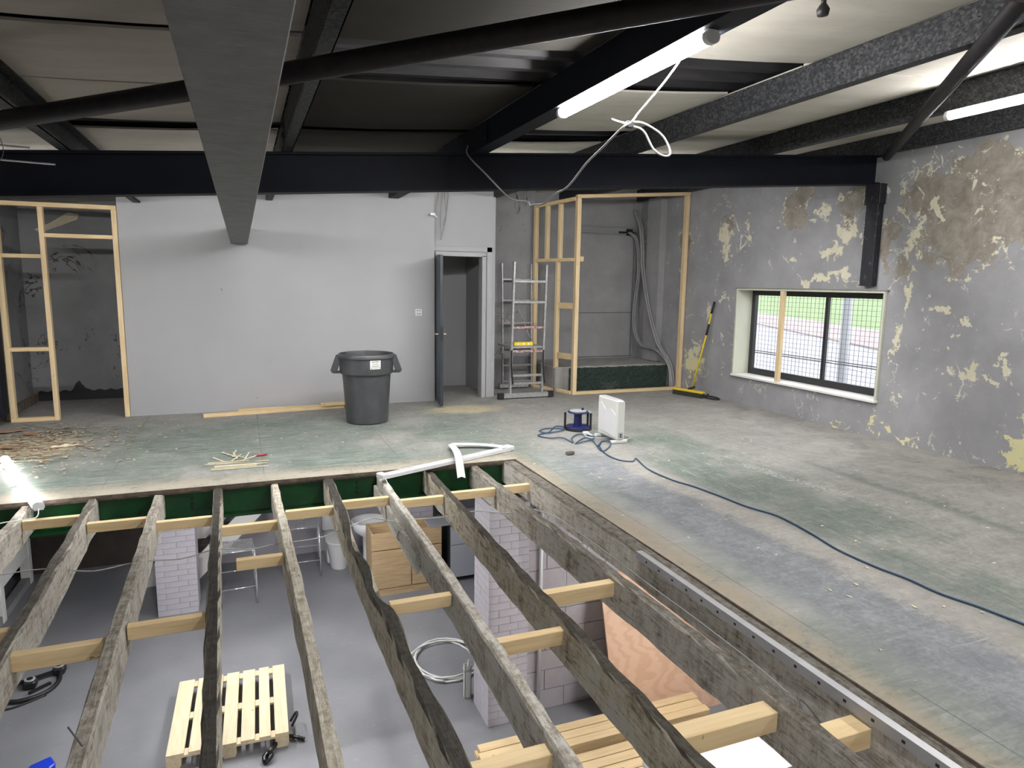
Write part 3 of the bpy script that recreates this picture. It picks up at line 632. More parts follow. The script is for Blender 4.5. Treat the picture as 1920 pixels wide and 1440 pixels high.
o = MB().tube([(-2.4, 5.28, zt(-2.4)-.12), (-.2, 3.52, zt(-.2)-.12), (2.9, .88, zt(2.9)-.11)], .045, 16).obj('roof_brace_tube', 'tube', smooth=True); tag(o, 'dark steel tube brace crossing behind the wide grey beam', 'brace')
o = MB().tube([(6.64, 5.69, zt(6.64)-.03), (2.5, 1.5, zt(2.5)-.03)], .045, 16).obj('roof_brace_tube', 'tube', smooth=True); tag(o, 'dark steel tube brace rising from the right end of the rafter', 'brace')
o = thing('steel_wall_post', 'black flaking steel post fixed to the peeling wall above the window', 'post', (0,0,0))
MB().box(XR-.09, XR, 5.70, 5.86, 1.72, 2.82).obj('post', 'post', o, bevel=.004); MB().box(XR-.10, XR, 5.68, 5.88, 2.62, 2.84).obj('cleat', 'post', o, bevel=.004)
k = MB()
for yy in (5.73, 5.83): k.tube([(XR-.10, yy, 2.73), (XR-.115, yy, 2.73)], .016, 6)
k.obj('bolt', 'black', o)
o = MB().box(XL, XL+.16, 9.05, 9.27, .12, 2.4).obj('steel_column', 'navy', bevel=.006); tag(o, 'dark steel column at the far left beside the stud frame', 'column')
for (ya, xa, xb, z, lab) in ((4.64, -1.5, -.95, 2.325, 'thin bare metal rod hanging below the left purlin, lower of two'), (4.18, -1.4, -.96, 2.335, 'thin bare metal rod hanging below the left purlin, upper of two')):
    o = thing('hanging_rod', lab, 'rod', (0,0,0))
    MB().tube([(xa, ya, z+.01), (xb, ya+.02, z)], .005, 6).obj('rod', 'alu', o)
    MB().tube(smoothpath([(xa+.3, ya, z), (xa+.31, ya+.02, z+.08), (xa+.25, ya+.05, zt(xa+.3)+.02)], 5), .002, 5).obj('wire', 'wire', o)
o = MB().tube([(2.58, 2.63, 3.05), (2.58, 2.63, 2.99)], .012, 8).lathe([(.005,0),(.025,.005),(.03,.03),(.018,.05),(.01,.06)], (2.58,2.63,2.95), 12).obj('ceiling_hook', 'black', smooth=True); tag(o, 'small black fitting hanging from the cream ceiling at the top', 'hook')

# ------------------------------------------------------------------ LED battens
def batten(label, length, mat, loc, rot=(0,0,0), hw=.030, name='led_batten', group=None):
    """batten along local Y, diffuser towards local -Z, mounting face at z=0"""
    o = thing(name, label, 'light', loc, group=group); o.rotation_euler = rot
    L = length/2
    MB().box(-hw, hw, -L, L, -.012, 0).obj('housing', 'white', o)
    poly = [Vector((.035, 0, -.012)), Vector((-.035, 0, -.012))]+[Vector((.035*math.cos(PI+PI*i/8), 0, -.032+.024*math.sin(PI+PI*i/8))) for i in range(9)]
    MB().prism(poly, (0, -L+.03, 0), (0, L-.03, 0)).obj('diffuser', mat, o)
    poly = [p*1.05 for p in poly]
    for s in (-1, 1): MB().prism(poly, (0, s*(L-.03), 0), (0, s*L, 0)).obj('end_cap', 'white', o)
    return o
batten('lit LED batten on the central purlin with a white cable hanging below it', 1.52, 'led_up', (1.955, 3.37, zt(1.9)-.001))
batten('lit LED batten at the right under the galvanised purlin', 1.52, 'led_up', (5.09, 3.10, zt(5.05)-.001))
batten('lit LED batten on the central purlin behind the viewer', 1.52, 'led_up', (1.955, -.6, zt(1.9)-.001))
batten('lit LED batten on the right purlin behind the viewer', 1.52, 'led_up', (5.09, -1.0, zt(5.05)-.001))
for (x, lab) in ((-1.75, 'at the far left'), (.75, 'near the bin'), (2.45, 'near the door'), (4.5, 'near the alcove')):
    batten('lit LED batten fixed to the hidden back of the rafter beam, '+lab, 1.52, 'led_bk', (x, 6.035, zt(x)-.07), (0, 0, -PI/2), hw=.09)  # inferred battens; extra-wide housings added to shield the ceiling from their light
batten('lit LED batten on the left purlin behind the viewer', 1.52, 'led_up', (-1.10, -.9, zt(-1.15)-.001))
# batten left lying on the floor at the edge of the hole, shining upwards
a = Vector((-2.09, 7.36, .005)); b = Vector((-1.44, 5.70, .005)); d = b-a
batten('lit LED batten lying on the floor at the left edge of the opening', d.length, 'led_fl', (a+b)/2, (0, PI, -math.atan2(d.x, d.y)+PI))
o = MB().tube(smoothpath([(-1.44,5.69,.02),(-1.44,5.62,-.02),(-1.52,5.55,-.01),(-1.6,5.5,0),(-1.66,5.46,0)], 6), .004, 6).obj('lamp_lead', 'cablew', smooth=True); tag(o, 'short white lead from the lit floor batten', 'cable')
o = MB().box(-1.70,-1.645,5.42,5.5,-.008,.02).obj('terminal_block', 'copper', bevel=.006); tag(o, 'small terracotta coloured connector at the end of the white lead', 'connector')
for (x, y, r, lab) in ((-.75, 7.0, 0, 'by the left pillar'), (.9, 7.6, 0, 'between the stools and the pallet'), (3.9, 4.2, 0, 'above the timber stack'), (.2, -.6, PI/2, 'under the viewer')):
    batten('lit LED batten under the soffit of the room below, '+lab, 1.52, 'led_lo', (x, y, -.301), (0,0,r), group='battens of the room below')
# dismantled batten on the floor edge
o = thing('dismantled_batten', 'unlit LED batten with a loose diffuser strip lying across the joist ends', 'light', (1.78, 6.02, .004))
o.rotation_euler = (0, 0, -math.atan2(1.46, .62))
MB().box(-.045,.045,-.77,.77,0,.012).box(-.045,-.040,-.77,.77,.012,.03).box(.040,.045,-.77,.77,.012,.03).obj('housing', 'white', o)
MB().box(-.02,.02,-.7,.7,.012,.016).obj('led_strip', 'greypl', o)
for s in (-1, 1): MB().box(-.05,.05,s*.77-.03,s*.77+.03,0,.045).obj('end_cap', 'white', o, bevel=.006)
st = [(2.46,6.34),(2.30,6.47),(2.10,6.55),(1.96,6.56),(1.93,6.46),(1.91,6.3),(1.86,6.05),(1.80,5.80),(1.76,5.62)]; zs = [.03,.035,.04,.045,.05,.055,.06,.03,-.03]
P = smoothpath([(x, y, z) for (x, y), z in zip(st, zs)], 5); k = MB(); vs = []
for i, p in enumerate(P):
    t = (P[min(i+1, len(P)-1)]-P[max(i-1, 0)]).normalized(); sd = t.cross(Vector((0,0,1))).normalized()
    for q in (-1, 0, 1): vs.append(p+sd*(q*.036)+Vector((0,0,.014*(1-abs(q)))))
    for q in (1, 0, -1): vs.append(p+sd*(q*.036)+Vector((0,0,.014*(1-abs(q))-.004)))
n6 = len(P)
fs = [(6*i+q, 6*i+(q+1) % 6, 6*i+6+(q+1) % 6, 6*i+6+q) for i in range(n6-1) for q in range(6)]
d2 = k.add(vs, fs).obj('loose_diffuser', 'white', smooth=True); tag(d2, 'bent translucent white diffuser strip curling off the dismantled batten', 'strip')
o = MB().tube(smoothpath([(1.08,5.70,.03),(1.10,5.62,-.03),(1.06,5.58,-.12),(1.00,5.56,-.14),(1.07,5.5,-.16)], 6), .004, 6).obj('cut_lead', 'cablew', smooth=True); tag(o, 'short white lead dangling from the dismantled batten', 'cable')

# ------------------------------------------------------------------ floor opening: green beam, joists, noggins
o = thing('green_steel_beam', 'green painted steel beam carrying the far ends of the joists', 'beam', (0,0,0))
MB().box(XL, 2.6, 6.03, 6.045, -.26, -.05).obj('web', 'green', o); MB().box(XL, 2.6, 5.965, 6.11, -.285, -.26).obj('bottom_flange', 'green', o); MB().box(XL, 2.6, 5.985, 6.11, -.05, -.032).obj('top_flange', 'edge', o)
k = MB()
for x in (-.45, .9): 
    for z in (-.20, -.155, -.11): k.tube([(x, 6.03, z), (x, 6.012, z)], .012, 6)
k.obj('bolt', 'black', o)
L1 = (.58,.55,.485); D1 = (.22,.18,.13)
JM = [m_joist('weathered_joist_wood', L1, D1, (.36,.33,.275), .78, 0, 1.3),
      m_joist('brown_topped_joist_wood', L1, D1, (.11,.085,.065), .34, 0, 4.1),
      m_joist('pale_limewashed_joist', (.62,.59,.50), (.30,.255,.185), (.64,.61,.50), 1.1, .2, 7.7),
      m_joist('dark_top_joist', (.64,.60,.50), (.24,.185,.125), (.034,.028,.023), .10, 0, 2.2),
      m_joist('whitewashed_joist', (.68,.665,.61), (.30,.255,.19), (.62,.60,.55), .98, .7, 5.9),
      m_joist('mossy_brown_joist', (.64,.585,.455), (.21,.15,.08), (.042,.032,.022), .14, .55, 9.4),
      m_joist('stained_grey_joist', (.66,.63,.56), (.25,.20,.135), (.13,.105,.08), .34, .35, 12.6)]
def joist(xf, xn, mi, label, w=.066, h=.215, y0=.62, y1=6.02, rough=.006, wave=0.0, ztop=-.03):
    k = MB(); N = 46; vs = []; rr = random.Random(label)
    ph = rr.uniform(0, 6)
    for i in range(N+1):
        t = i/N; y = y1+(y0-y1)*t; tt = (y-6.0)/(2.0-6.0); x = xf+(xn-xf)*tt+.006*math.sin(t*7+ph)
        ww = w/2*(1+.05*math.sin(t*11+ph)); a = wave*(math.exp(-((y-4.45)/.30)**2)+.9*math.exp(-((y-3.72)/.22)**2)+.35*math.exp(-((y-2.9)/.3)**2))
        tz = ztop+rr.uniform(-rough, rough)-a*.5; c = .010+rr.uniform(0, .008)
        l = rr.uniform(-1, 1)*rough*.6; r_ = rr.uniform(-1, 1)*rough*.6
        zb = ztop-h+rr.uniform(-1, 1)*rough*.7
        vs += [(x-ww+l, y, zb), (x+ww+r_, y, zb), (x+ww+r_+a*.10, y, tz-.09-a*.3), (x+ww+r_-a*.55, y, tz-c*1.3-a*.2), (x+ww*.7-a*.45, y, tz+rr.uniform(-1, 1)*rough*.6), (x-ww*.75, y, tz+rr.uniform(-1, 1)*rough*.6), (x-ww+l, y, tz-c), (x-ww+l, y, tz-.09)]
    q = 8; fs = [tuple(range(q)), tuple(range(N*q+q-1, N*q-1, -1))]
    for i in range(N):
        for j in range(q): fs.append((i*q+j, i*q+(j+1) % q, (i+1)*q+(j+1) % q, (i+1)*q+j))
    o = k.add(vs, fs).obj('floor_joist', JM[mi]); return tag(o, label, 'joist', 'old floor joists')
J = [(-2.03,-1.98,0,'old timber joist outside the picture on the far left'),
     (-1.585,-1.53,0,'old weathered joist at the far left under the lit floor batten'),
     (-1.145,-1.09,1,'second old joist from the left with brown top'),
     (-.695,-.61,0,'third old joist from the left with pale grey sides'),
     (-.25,-.175,3,'narrow dark topped joist passing over the pallet'),
     (.205,.245,2,'pale cream topped joist right of the pallet'),
     (.645,.665,3,'dark joist with a deep wavy notch in its right edge'),
     (1.105,1.06,4,'whitewashed joist under the end of the dismantled batten'),
     (1.535,1.50,5,'mossy brown joist with flaking white paint, third from the right'),
     (2.00,2.05,6,'stained grey brown joist, second from the right'),
     (2.362,2.362,6,'trimmer joist along the right edge of the opening')]
for i, (a, b, mi, lab) in enumerate(J):
    joist(a, b, mi, lab, w={10: .12, 6: .085}.get(i, .066), ztop=-.03 if i != 10 else -.006, y1=6.02 if i != 7 else 5.99, wave=.10 if i == 6 else 0, rough=.007 if i != 10 else .004)
JX = {i-1: (a, b) for i, (a, b, _, _) in enumerate(J)}
def jx(i, y): a, b = JX[i]; return a+(b-a)*(y-6)/(-4)
def noggin(i, y, label, h=.07, w=.05, z=-.06, xa=None, xb=None):
    x0 = (jx(i, y)+.034) if xa is None else xa; x1 = (jx(i+1, y)-.034) if xb is None else xb
    o = MB().box(x0, x1, y-w/2, y+w/2, z-h, z).obj('noggin', 'pine_x', bevel=.003)
    o.rotation_euler = (0, 0, 0)
    return tag(o, label, 'timber', 'new pine noggins between the joists')
far = [5.70, 5.49, 5.36, 5.10, 5.30, 5.40, 5.28, 5.34, 5.36]
words = ['first', 'second', 'third', 'fourth', 'fifth', 'sixth', 'seventh', 'eighth', 'ninth']
for i, y in enumerate(far): noggin(i, y, '%s pine noggin from the left in the row below the green beam' % words[i])
noggin(3, 4.44, 'pine noggin stopping short of the dark joist above the chrome stool', xa=-.10)
noggin(0, 3.90, 'pine noggin at the left picture edge between the first two joists', h=.08)
noggin(1, 3.62, 'pine noggin above the black hose between the second and third joists', h=.085)
noggin(2, 3.74, 'pine noggin at the foot of the left brick pillar', h=.075)
noggin(5, 3.53, 'pine noggin in front of the oak cabinet', h=.07)
noggin(6, 2.95, 'pine noggin in front of the right brick pillar', h=.08)
noggin(7, 3.36, 'pine noggin above the plywood sheet near the middle of the opening', h=.09, w=.06)
noggin(7, 2.05, 'thick pine noggin above the white boards near the bottom', h=.09, w=.09)
noggin(8, 1.84, 'thick pine noggin touching the trimmer joist at bottom right', h=.09, w=.10)
noggin(5, 2.14, 'pine noggin over the timber stack at the bottom edge', h=.08, w=.07)
o = MB().bar((1.052, 5.96, -.20), (1.042, 4.30, -.20), .028, .15).obj('packing_plank', JM[4], bevel=.004); tag(o, 'short plank fixed along the left side of the whitewashed joist', 'plank')
o = thing('perforated_strip', 'grey perforated metal strip along the right edge of the opening', 'strip', (0,0,0))
MB().box(2.288, 2.328, 1.42, 3.56, .004, .008).box(2.288, 2.292, 1.42, 3.56, -.04, .004).obj('angle', 'strip', o)
k = MB()
for i in range(15): k.box(2.2865, 2.2879, 1.5+i*.138, 1.515+i*.138, -.024, -.012)
k.obj('hole', 'black', o)
o = MB().tube([(-.62,2.72,-.03),(-.655,2.70,.07)], .0035, 6).obj('bent_nail', 'wire'); tag(o, 'long nail sticking up from the third joist', 'nail')
# flat cable threaded through the joists
cab = [(-1.56,4.83),(-1.46,4.85),(-1.22,4.86),(-1.05,4.77),(-.92,4.72),(-.75,4.77),(-.60,4.78),(-.44,4.75),(-.27,4.84),(-.18,4.83),(-.01,4.77),(.16,4.81),(.45,4.83),(.71,5.01),(.88,5.11),(1.02,4.98),(1.15,4.98),(1.48,4.95),(1.68,5.01),(1.91,4.88),(2.11,4.91),(2.24,4.67),(2.26,4.17),(2.265,3.80),(2.265,3.35),(2.27,2.93),(2.265,2.48),(2.24,2.18)]
o = MB().tube(smoothpath([(x, y, -.13) for x, y in cab], 4), .0042, 6).obj('flat_cable', 'cableg', smooth=True); tag(o, 'grey flat cable threaded through the joists', 'cable')
lp = [(1.07+.05*math.cos(a)+.01*math.sin(3*a), 4.86+.02*math.sin(a), -.19+.06*math.sin(a)) for a in [i*2*PI/16 for i in range(34)]]
o = MB().tube(lp, .004, 6).obj('cable_tangle', 'cableg', smooth=True); tag(o, 'small tangle of grey cable on the whitewashed joist', 'cable')
o = MB().tube(smoothpath([(2.20,2.2,-.14),(2.16,2.12,-.10),(2.20,2.06,-.16),(2.15,2.02,-.08),(2.17,1.98,-.2),(2.21,2.08,-.09),(2.23,1.9,-.18)], 6), .003, 6).obj('cable_tangle', 'wire', smooth=True); tag(o, 'tangled dark wire near the trimmer joist at lower right', 'cable')

# ------------------------------------------------------------------ stud frames
def part(o, name, mat, *b): return MB().box(*b).obj(name, mat, o, bevel=.003)
o = thing('stud_frame', 'new pine stud frame with a doorway at the far left', 'stud frame', (0,0,0))
Y0, Y1 = 9.36, 9.44
part(o, 'stud', 'pine_z', -2.56, -2.505, Y0, Y1, .045, 2.48); part(o, 'stud', 'pine_z', -2.125, -2.075, Y0, Y1, 0, 2.48); part(o, 'stud', 'pine_z', -1.39, -1.335, Y0, Y1, 0, 2.48)
part(o, 'top_plate', 'pine_x', XL, -1.335, Y0, Y1, 2.48, 2.53); part(o, 'bottom_plate', 'pine_x', -2.56, -2.125, Y0, Y1, 0, .045)
part(o, 'noggin', 'pine_x', -2.505, -2.125, Y0, Y1, 1.90, 1.945); part(o, 'noggin', 'pine_x', -2.505, -2.125, Y0, Y1, .83, .875); part(o, 'noggin', 'pine_x', -2.075, -1.39, Y0, Y1, 2.14, 2.185)
o = thing('stud_frame', 'new pine stud frame enclosing the alcove at right', 'stud frame', (0,0,0))
def sbar(name, mat, a, b, w, h, up=(0,0,1)): return MB().bar(a, b, w, h, up).obj(name, mat, o, bevel=.003)
part(o, 'stud', 'pine_z', 4.68, 4.745, 9.25, 9.33, 0, 2.95); part(o, 'stud', 'pine_z', 6.605, 6.665, 9.25, 9.33, .045, 3.1)
sbar('top_plate', 'pine_x', (4.68, 9.29, 2.975), (6.67, 9.29, 3.13), .08, .05); part(o, 'bottom_plate', 'pine_x', 4.745, 6.67, 9.25, 9.33, 0, .045)
A = Vector((4.70, 9.33, 0)); B = Vector((4.42, 10.22, 0)); dr = (B-A)
def on(t, z): p = A+dr*t; return (p.x, p.y, z)
side = (dr.x, dr.y, 0)
sbar('top_plate', 'pine_y', on(0, 2.95), on(1, 2.90), .07, .05); sbar('bottom_plate', 'pine_y', on(0, .0225), on(1, .0225), .07, .045)
sbar('stud', 'pine_z', on(.97, .045), on(.97, 2.88), .07, .055, side)
for t in (.36, .68): sbar('stud', 'pine_z', on(t, 2.08), on(t, 2.90), .07, .05, side)
sbar('stud', 'pine_z', on(.40, .045), on(.40, 2.03), .07, .05, side)
sbar('noggin', 'pine_y', on(-.02, 2.055), on(.94, 2.055), .07, .05)
for z in (.58, 1.36): sbar('noggin', 'pine_y', on(.02, z), on(.37, z), .02, .09)
MB().box(4.745, 4.80, 9.24, 9.29, 2.03, 2.10).obj('block', 'pine_x', o, bevel=.003)
# plinth in the alcove
o = thing('carpeted_plinth', 'raised concrete plinth with green carpet face inside the alcove', 'plinth', (0,0,0))
MB().box(4.55, XR-.005, 9.62, 10.675, 0, .39).obj('concrete', 'concrete', o, bevel=.02)
k = MB(); NX, NZ = 60, 12; vs = []
for i in range(NX+1):
    for j in range(NZ+1): vs.append((4.78+(6.60-4.78)*i/NX, 9.605-random.uniform(0, .022), .005+.365*j/NZ+random.uniform(-.008, .008)))
k.add(vs, [(i*(NZ+1)+j, (i+1)*(NZ+1)+j, (i+1)*(NZ+1)+j+1, i*(NZ+1)+j+1) for i in range(NX) for j in range(NZ)])
cp = k.obj('carpet_face', 'carpet', o); cp.modifiers.new('thick', 'SOLIDIFY').thickness = .012
# thick cables on alcove wall
c1 = [(6.53,10.62,2.98),(6.54,10.45,2.7),(6.54,10.36,2.3),(6.54,10.33,2.01),(6.53,10.10,1.37),(6.56,9.81,.75),(6.62,9.52,.42),(6.63,9.40,.1),(6.62,9.40,.02)]
c2 = [(6.40,10.60,2.60),(6.50,10.50,2.45),(6.53,10.44,1.92),(6.50,10.50,1.07),(6.54,10.30,.66),(6.54,9.79,.60),(6.59,9.50,.40),(6.60,9.42,.1),(6.60,9.42,.02)]
for p, dx, r, lab in ((c1, 0, .022, 'thick grey conduit sweeping down the alcove wall, rightmost'), (c1, -.05, .02, 'thick grey conduit second from the right in the alcove'), (c2, 0, .02, 'thick grey conduit rising beside the alcove hatch'), (c2, -.045, .014, 'thin grey conduit nearest the alcove hatch')):
    o = MB().tube(smoothpath([(x+dx, y-abs(dx)*.3, z) for x, y, z in p], 6), r, 8).obj('conduit', 'conduit', smooth=True); tag(o, lab, 'cable')
o = MB().tube([(6.2,10.64,2.60),(6.5,10.62,2.60)], .018, 8).box(6.36,6.46,10.6,10.655,2.55,2.66).obj('cable_box', 'black'); tag(o, 'dark junction fitting at the top of the alcove hatch', 'fitting')

# ------------------------------------------------------------------ things on the upper floor
# bin
o = thing('rubbish_bin', 'large round dark grey plastic bin with side handles and a white sticker', 'bin', (1.37, 8.22, 0))
prof = [(.235,0),(.25,.012),(.262,.2),(.278,.45),(.286,.60),(.314,.602),(.319,.70),(.322,.785),(.338,.79),(.338,.82),(.328,.835),(.312,.835),(.306,.80),(.285,.55),(.255,.2),(.235,.03),(.0,.03)]
MB().lathe(prof, (0,0,0), 40, cap=False).lathe([(.235,0),(.0,.002)], (0,0,0), 40, cap=False).obj('body', 'bin', o, smooth=True, auto=35)
ang = math.atan2(-8.22, -1.37)
for s in (-1, 1):
    a = ang+s*PI/2; d = Vector((math.cos(a), math.sin(a), 0)); t = Vector((-d.y, d.x, 0)); k = MB()
    for q in (-1, 1): k.bar(d*.322+t*(q*.085)+Vector((0,0,.80)), d*.385+t*(q*.085)+Vector((0,0,.625)), .075, .02, t)
    k.bar(d*.385+t*.095+Vector((0,0,.63)), d*.385-t*.095+Vector((0,0,.63)), .05, .028)
    k.bar(d*.345+t*.095+Vector((0,0,.612)), d*.345-t*.095+Vector((0,0,.612)), .10, .012)
    k.obj('handle', 'bin', o, bevel=.005)
la = ang+.33
k = MB(); vs = []; n_ = 8
for i in range(n_+1):
    a = la+(i/n_-.5)*.40
    for (z, r) in ((.675,.319),(.778,.3235)): vs.append((math.cos(a)*r, math.sin(a)*r, z))
    for (z, r) in ((.778,.3215),(.675,.317)): vs.append((math.cos(a)*r, math.sin(a)*r, z))
st_ = k.add(vs, [(4*i+q, 4*i+(q+1) % 4, 4*i+4+(q+1) % 4, 4*i+4+q) for i in range(n_) for q in range(4)]).obj('sticker', 'labelw', o)
def text_obj(txt, size, parent, loc, rot, mat, name='lettering'):
    c = bpy.data.curves.new(name, 'FONT'); c.body = txt; c.size = size; c.align_x = 'CENTER'; c.align_y = 'CENTER'; c.extrude = .0008; c.resolution_u = 2
    t = bpy.data.objects.new(name, c); COL.objects.link(t); dg = bpy.context.evaluated_depsgraph_get(); dg.update()
    me = bpy.data.meshes.new_from_object(t.evaluated_get(dg)); bpy.data.objects.remove(t)
    me.materials.clear(); me.materials.append(M[mat])
    q = bpy.data.objects.new(name, me); COL.objects.link(q); q.parent = parent; q.location = loc; q.rotation_euler = rot
    return q
rot = (PI/2, 0, la+PI/2)
d = Vector((math.cos(la), math.sin(la), 0)); tt = Vector((-d.y, d.x, 0))
text_obj("BALMER'S", .022, st_, d*.3245+Vector((0,0,.762)), rot, 'ink')
k = MB()
for (z, w_, h_) in ((.740,.075,.003),(.731,.085,.003),(.712,.095,.006),(.692,.06,.004)):
    segs = 5
    for i in range(segs):
        c = d*.3225+tt*((i+.5)/segs-.5)*w_+Vector((0,0,z)); k.bar(c-tt*w_/segs*.38, c+tt*w_/segs*.38, .002, h_)
for s in (-1, 1):
    c = d*.3215+tt*(s*.048)+Vector((0,0,.691)); k.tube([c, c+d*.002], .006, 10)
k.obj('print', 'ink', st_)
# floor boards by the wall
for (a, b, w_, h_, lab) in (((-.50,9.05,.02),(1.22,9.24,.02),.09,.04,'long pine batten lying on the floor along the back wall'),((-.1,9.30,.02),(1.3,9.30,.02),.06,.04,'second pine batten on the floor against the back wall'),((.92,9.16,.065),(1.3,9.20,.065),.05,.045,'short pine offcut on the battens behind the bin')):
    o = MB().bar(a, b, w_, h_).obj('pine_batten', 'pine_x', bevel=.003); tag(o, lab, 'timber')
# debris
def flakes(name, n, cx, cy, sx, sy, smin, smax, mat, label, z=.002):
    k = MB(); r = random.Random(name)
    for _ in range(n):
        x = cx+r.gauss(0, 1)*sx; y = cy+r.gauss(0, 1)*sy
        if x < XL+.08 or y > 9.2 or y < 6.02: continue
        s = r.uniform(smin, smax); a = r.uniform(0, PI); q = s*r.uniform(.25, .6); h = r.uniform(.001, .012)
        u = Vector((math.cos(a), math.sin(a), r.uniform(-.1, .1)))*s; v = Vector((-math.sin(a), math.cos(a), 0))*q; c = Vector((x, y, z+h))
        k.add([c-u-v*.6, c+u*.8-v, c+u+v*.5, c-u*.4+v], [(0,1,2,3)])
        k.add([c-u-v*.6-Vector((0,0,.002)), c+u*.8-v-Vector((0,0,.002)), c+u+v*.5-Vector((0,0,.002)), c-u*.4+v-Vector((0,0,.002))], [(3,2,1,0)])
    o = k.obj(name, mat); return tag(o, label, 'debris', kind='stuff')
flakes('wood_chips', 1300, -2.05, 7.9, .42, .55, .006, .03, 'flake', 'pale wood chips and plaster flakes strewn on the floor at left')
flakes('brown_chips', 160, -2.2, 8.1, .35, .45, .015, .05, 'brownflake', 'brown torn board chips on the floor at left')
flakes('scattered_chips', 120, 1.5, 7.6, 1.6, 1.0, .004, .018, 'flake', 'tiny pale chips scattered over the green floor')
k = MB(); r = random.Random(3)
for _ in range(90):
    x = r.uniform(2.5, 5.6); y = r.uniform(1.3, 6.0); s = r.uniform(.004, .02); a = r.uniform(0, PI); u = Vector((math.cos(a), math.sin(a), 0))*s; v = Vector((-math.sin(a), math.cos(a), 0))*s*.5; c = Vector((x, y, .004))
    k.add([c-u-v*.6, c+u*.8-v, c+u+v*.5, c-u*.4+v, c+Vector((0,0,.006))], [(0,1,4),(1,2,4),(2,3,4),(3,0,4),(3,2,1,0)])
tag(k.obj('floor_crumbs', 'creamflake'), 'small pale crumbs on the grey floor beside the opening', 'debris', kind='stuff')
big = [(-2.45,8.75,.30,.10,.2,'brownflake','long brown torn board strip on the floor below the left stud frame'),(-2.15,8.55,.18,.07,-.2,'brownflake','brown torn board scrap in front of the left doorway'),(-2.2,7.95,.24,.12,-.4,'brownflake','largest brown torn board piece among the wood chips'),
       (-1.72,7.85,.20,.045,.15,'creamflake','cream torn strip at the right of the wood chips'),(-2.32,7.6,.16,.10,.1,'brownflake','tan curled board scrap above the lit floor batten'),(-2.48,7.9,.2,.1,.5,'concrete','grey plaster slab among the wood chips at the left edge')]
for (x, y, l, w_, a, mt, lab) in big:
    r = random.Random(lab); n = 9; poly = []
    for i in range(n):
        t = 2*PI*i/n; q = r.uniform(.75, 1.1); px, py = l*.6*q*math.cos(t), w_*.7*q*math.sin(t)
        poly.append(Vector((x+px*math.cos(a)-py*math.sin(a), y+px*math.sin(a)+py*math.cos(a), r.uniform(0, .02))))
    tag(MB().prism(poly, (0,0,.002), (0,0,.012)).obj('torn_board', mt), lab, 'debris')
k = MB(); r = random.Random(11)
for i in range(7):
    y = 6.45+i*.045+r.uniform(-.015, .015); x0 = -.33+r.uniform(-.05, .06)
    k.bar((x0, y, .006), (x0+r.uniform(.35, .5), y+r.uniform(-.02, .02), .006), .016, .006)
for i in range(9):
    a = r.uniform(.6, 2.4); x = -.10+r.uniform(-.10, .10); y = 6.72+r.uniform(-.1, .15); k.bar((x, y, .012), (x+.22*math.cos(a), y+.26*math.sin(a), .012), .009, .006)
tag(k.obj('shavings_heap', 'creamflake'), 'heap of long cream wood shavings on the green floor left of the bin', 'debris', kind='stuff')
o = thing('utility_knife', 'small red handled knife on the floor beside the cream shavings', 'knife', (.11, 6.86, .0), .2)
MB().prism([(-.07,-.012,0),(.03,-.016,0),(.06,-.006,0),(.06,.010,0),(-.07,.012,0)], (0,0,.001), (0,0,.02)).obj('handle', 'red', o, bevel=.004); MB().box(.06,.10,-.004,.006,.006,.008).obj('blade', 'chrome', o)
# socket, hanging wires on back wall
o = thing('socket_box', 'white wall socket back box on the grey wall left of the door', 'socket', (2.30, YB, 1.27))
MB().box(-.045,.045,-.008,0,-.045,.045).obj('frame', 'white', o, bevel=.003); MB().box(-.033,.033,-.010,-.007,-.033,.033).obj('back', 'alu', o); MB().box(-.03,.03,-.016,-.009,-.005,.012).obj('terminal', 'white', o)
tops = [(2.60,9.40),(2.66,9.42),(2.70,9.43),(2.75,9.43)]; lows = [(2.55,9.34,2.62),(2.63,9.38,2.3),(2.62,9.38,2.28),(2.66,9.38,2.48)]
for i, ((x, y), (x2, y2, z2)) in enumerate(zip(tops, lows)):
    o = MB().tube(smoothpath([(x, y, 3.05), (x-.01, y-.02, 2.88), (x-.04 if i != 2 else x, y-.04, (z2+2.88)/2), (x2, y2, z2)], 6), .006, 6).obj('hanging_wire', 'conduit', smooth=True)
    tag(o, '%s thin grey wire from the left hanging over the doorway wall' % words[i], 'cable', 'wires above the doorway')
o = MB().box(2.45, 2.52, 9.28, 9.33, 2.60, 2.63).tube([(2.50,9.30,2.61),(2.56,9.34,2.58)], .012, 6).obj('cut_connector', 'white', bevel=.004); tag(o, 'small white connector at the end of the hanging wires', 'connector')

# ladder
o = thing('platform_ladder', 'splattered aluminium platform ladder standing against the wall right of the door', 'ladder', (0,0,0))
def rail(a, b, w=.03, d=.055, mat='alu', nm='rail'): return MB().bar(a, b, w, d, (0,1,0)).obj(nm, mat, o, bevel=.004)
fx0, fx1, fy = 3.66, 4.16, 9.22
rail((fx0-.03, fy, .03), (fx0+.02, fy+.02, 2.0)); rail((fx1-.02, fy, .03), (fx1+.03, fy+.02, 1.97))
for z, mt in ((1.72,'alu'),(1.42,'alu'),(1.05,'redalu'),(.70,'redalu'),(.34,'alu'),(.08+.14,'alu')):
    MB().bar((fx0, fy+.01, z), (fx1+.01, fy+.01, z), .03, .035).obj('rung', mt, o, bevel=.003)
bx0, bx1, by = 3.86, 4.36, 10.12
rail((bx0, by, .02), (bx0, by+.1, 2.0), .025, .04); rail((bx1, by, .02), (bx1, by+.1, 2.0), .025, .04)
for z in (1.75,1.42,1.06,.7,.38,.12): MB().bar((bx0, by+.05*z, z), (bx1, by+.05*z, z), .025, .028).obj('rung', 'alu', o, bevel=.003)
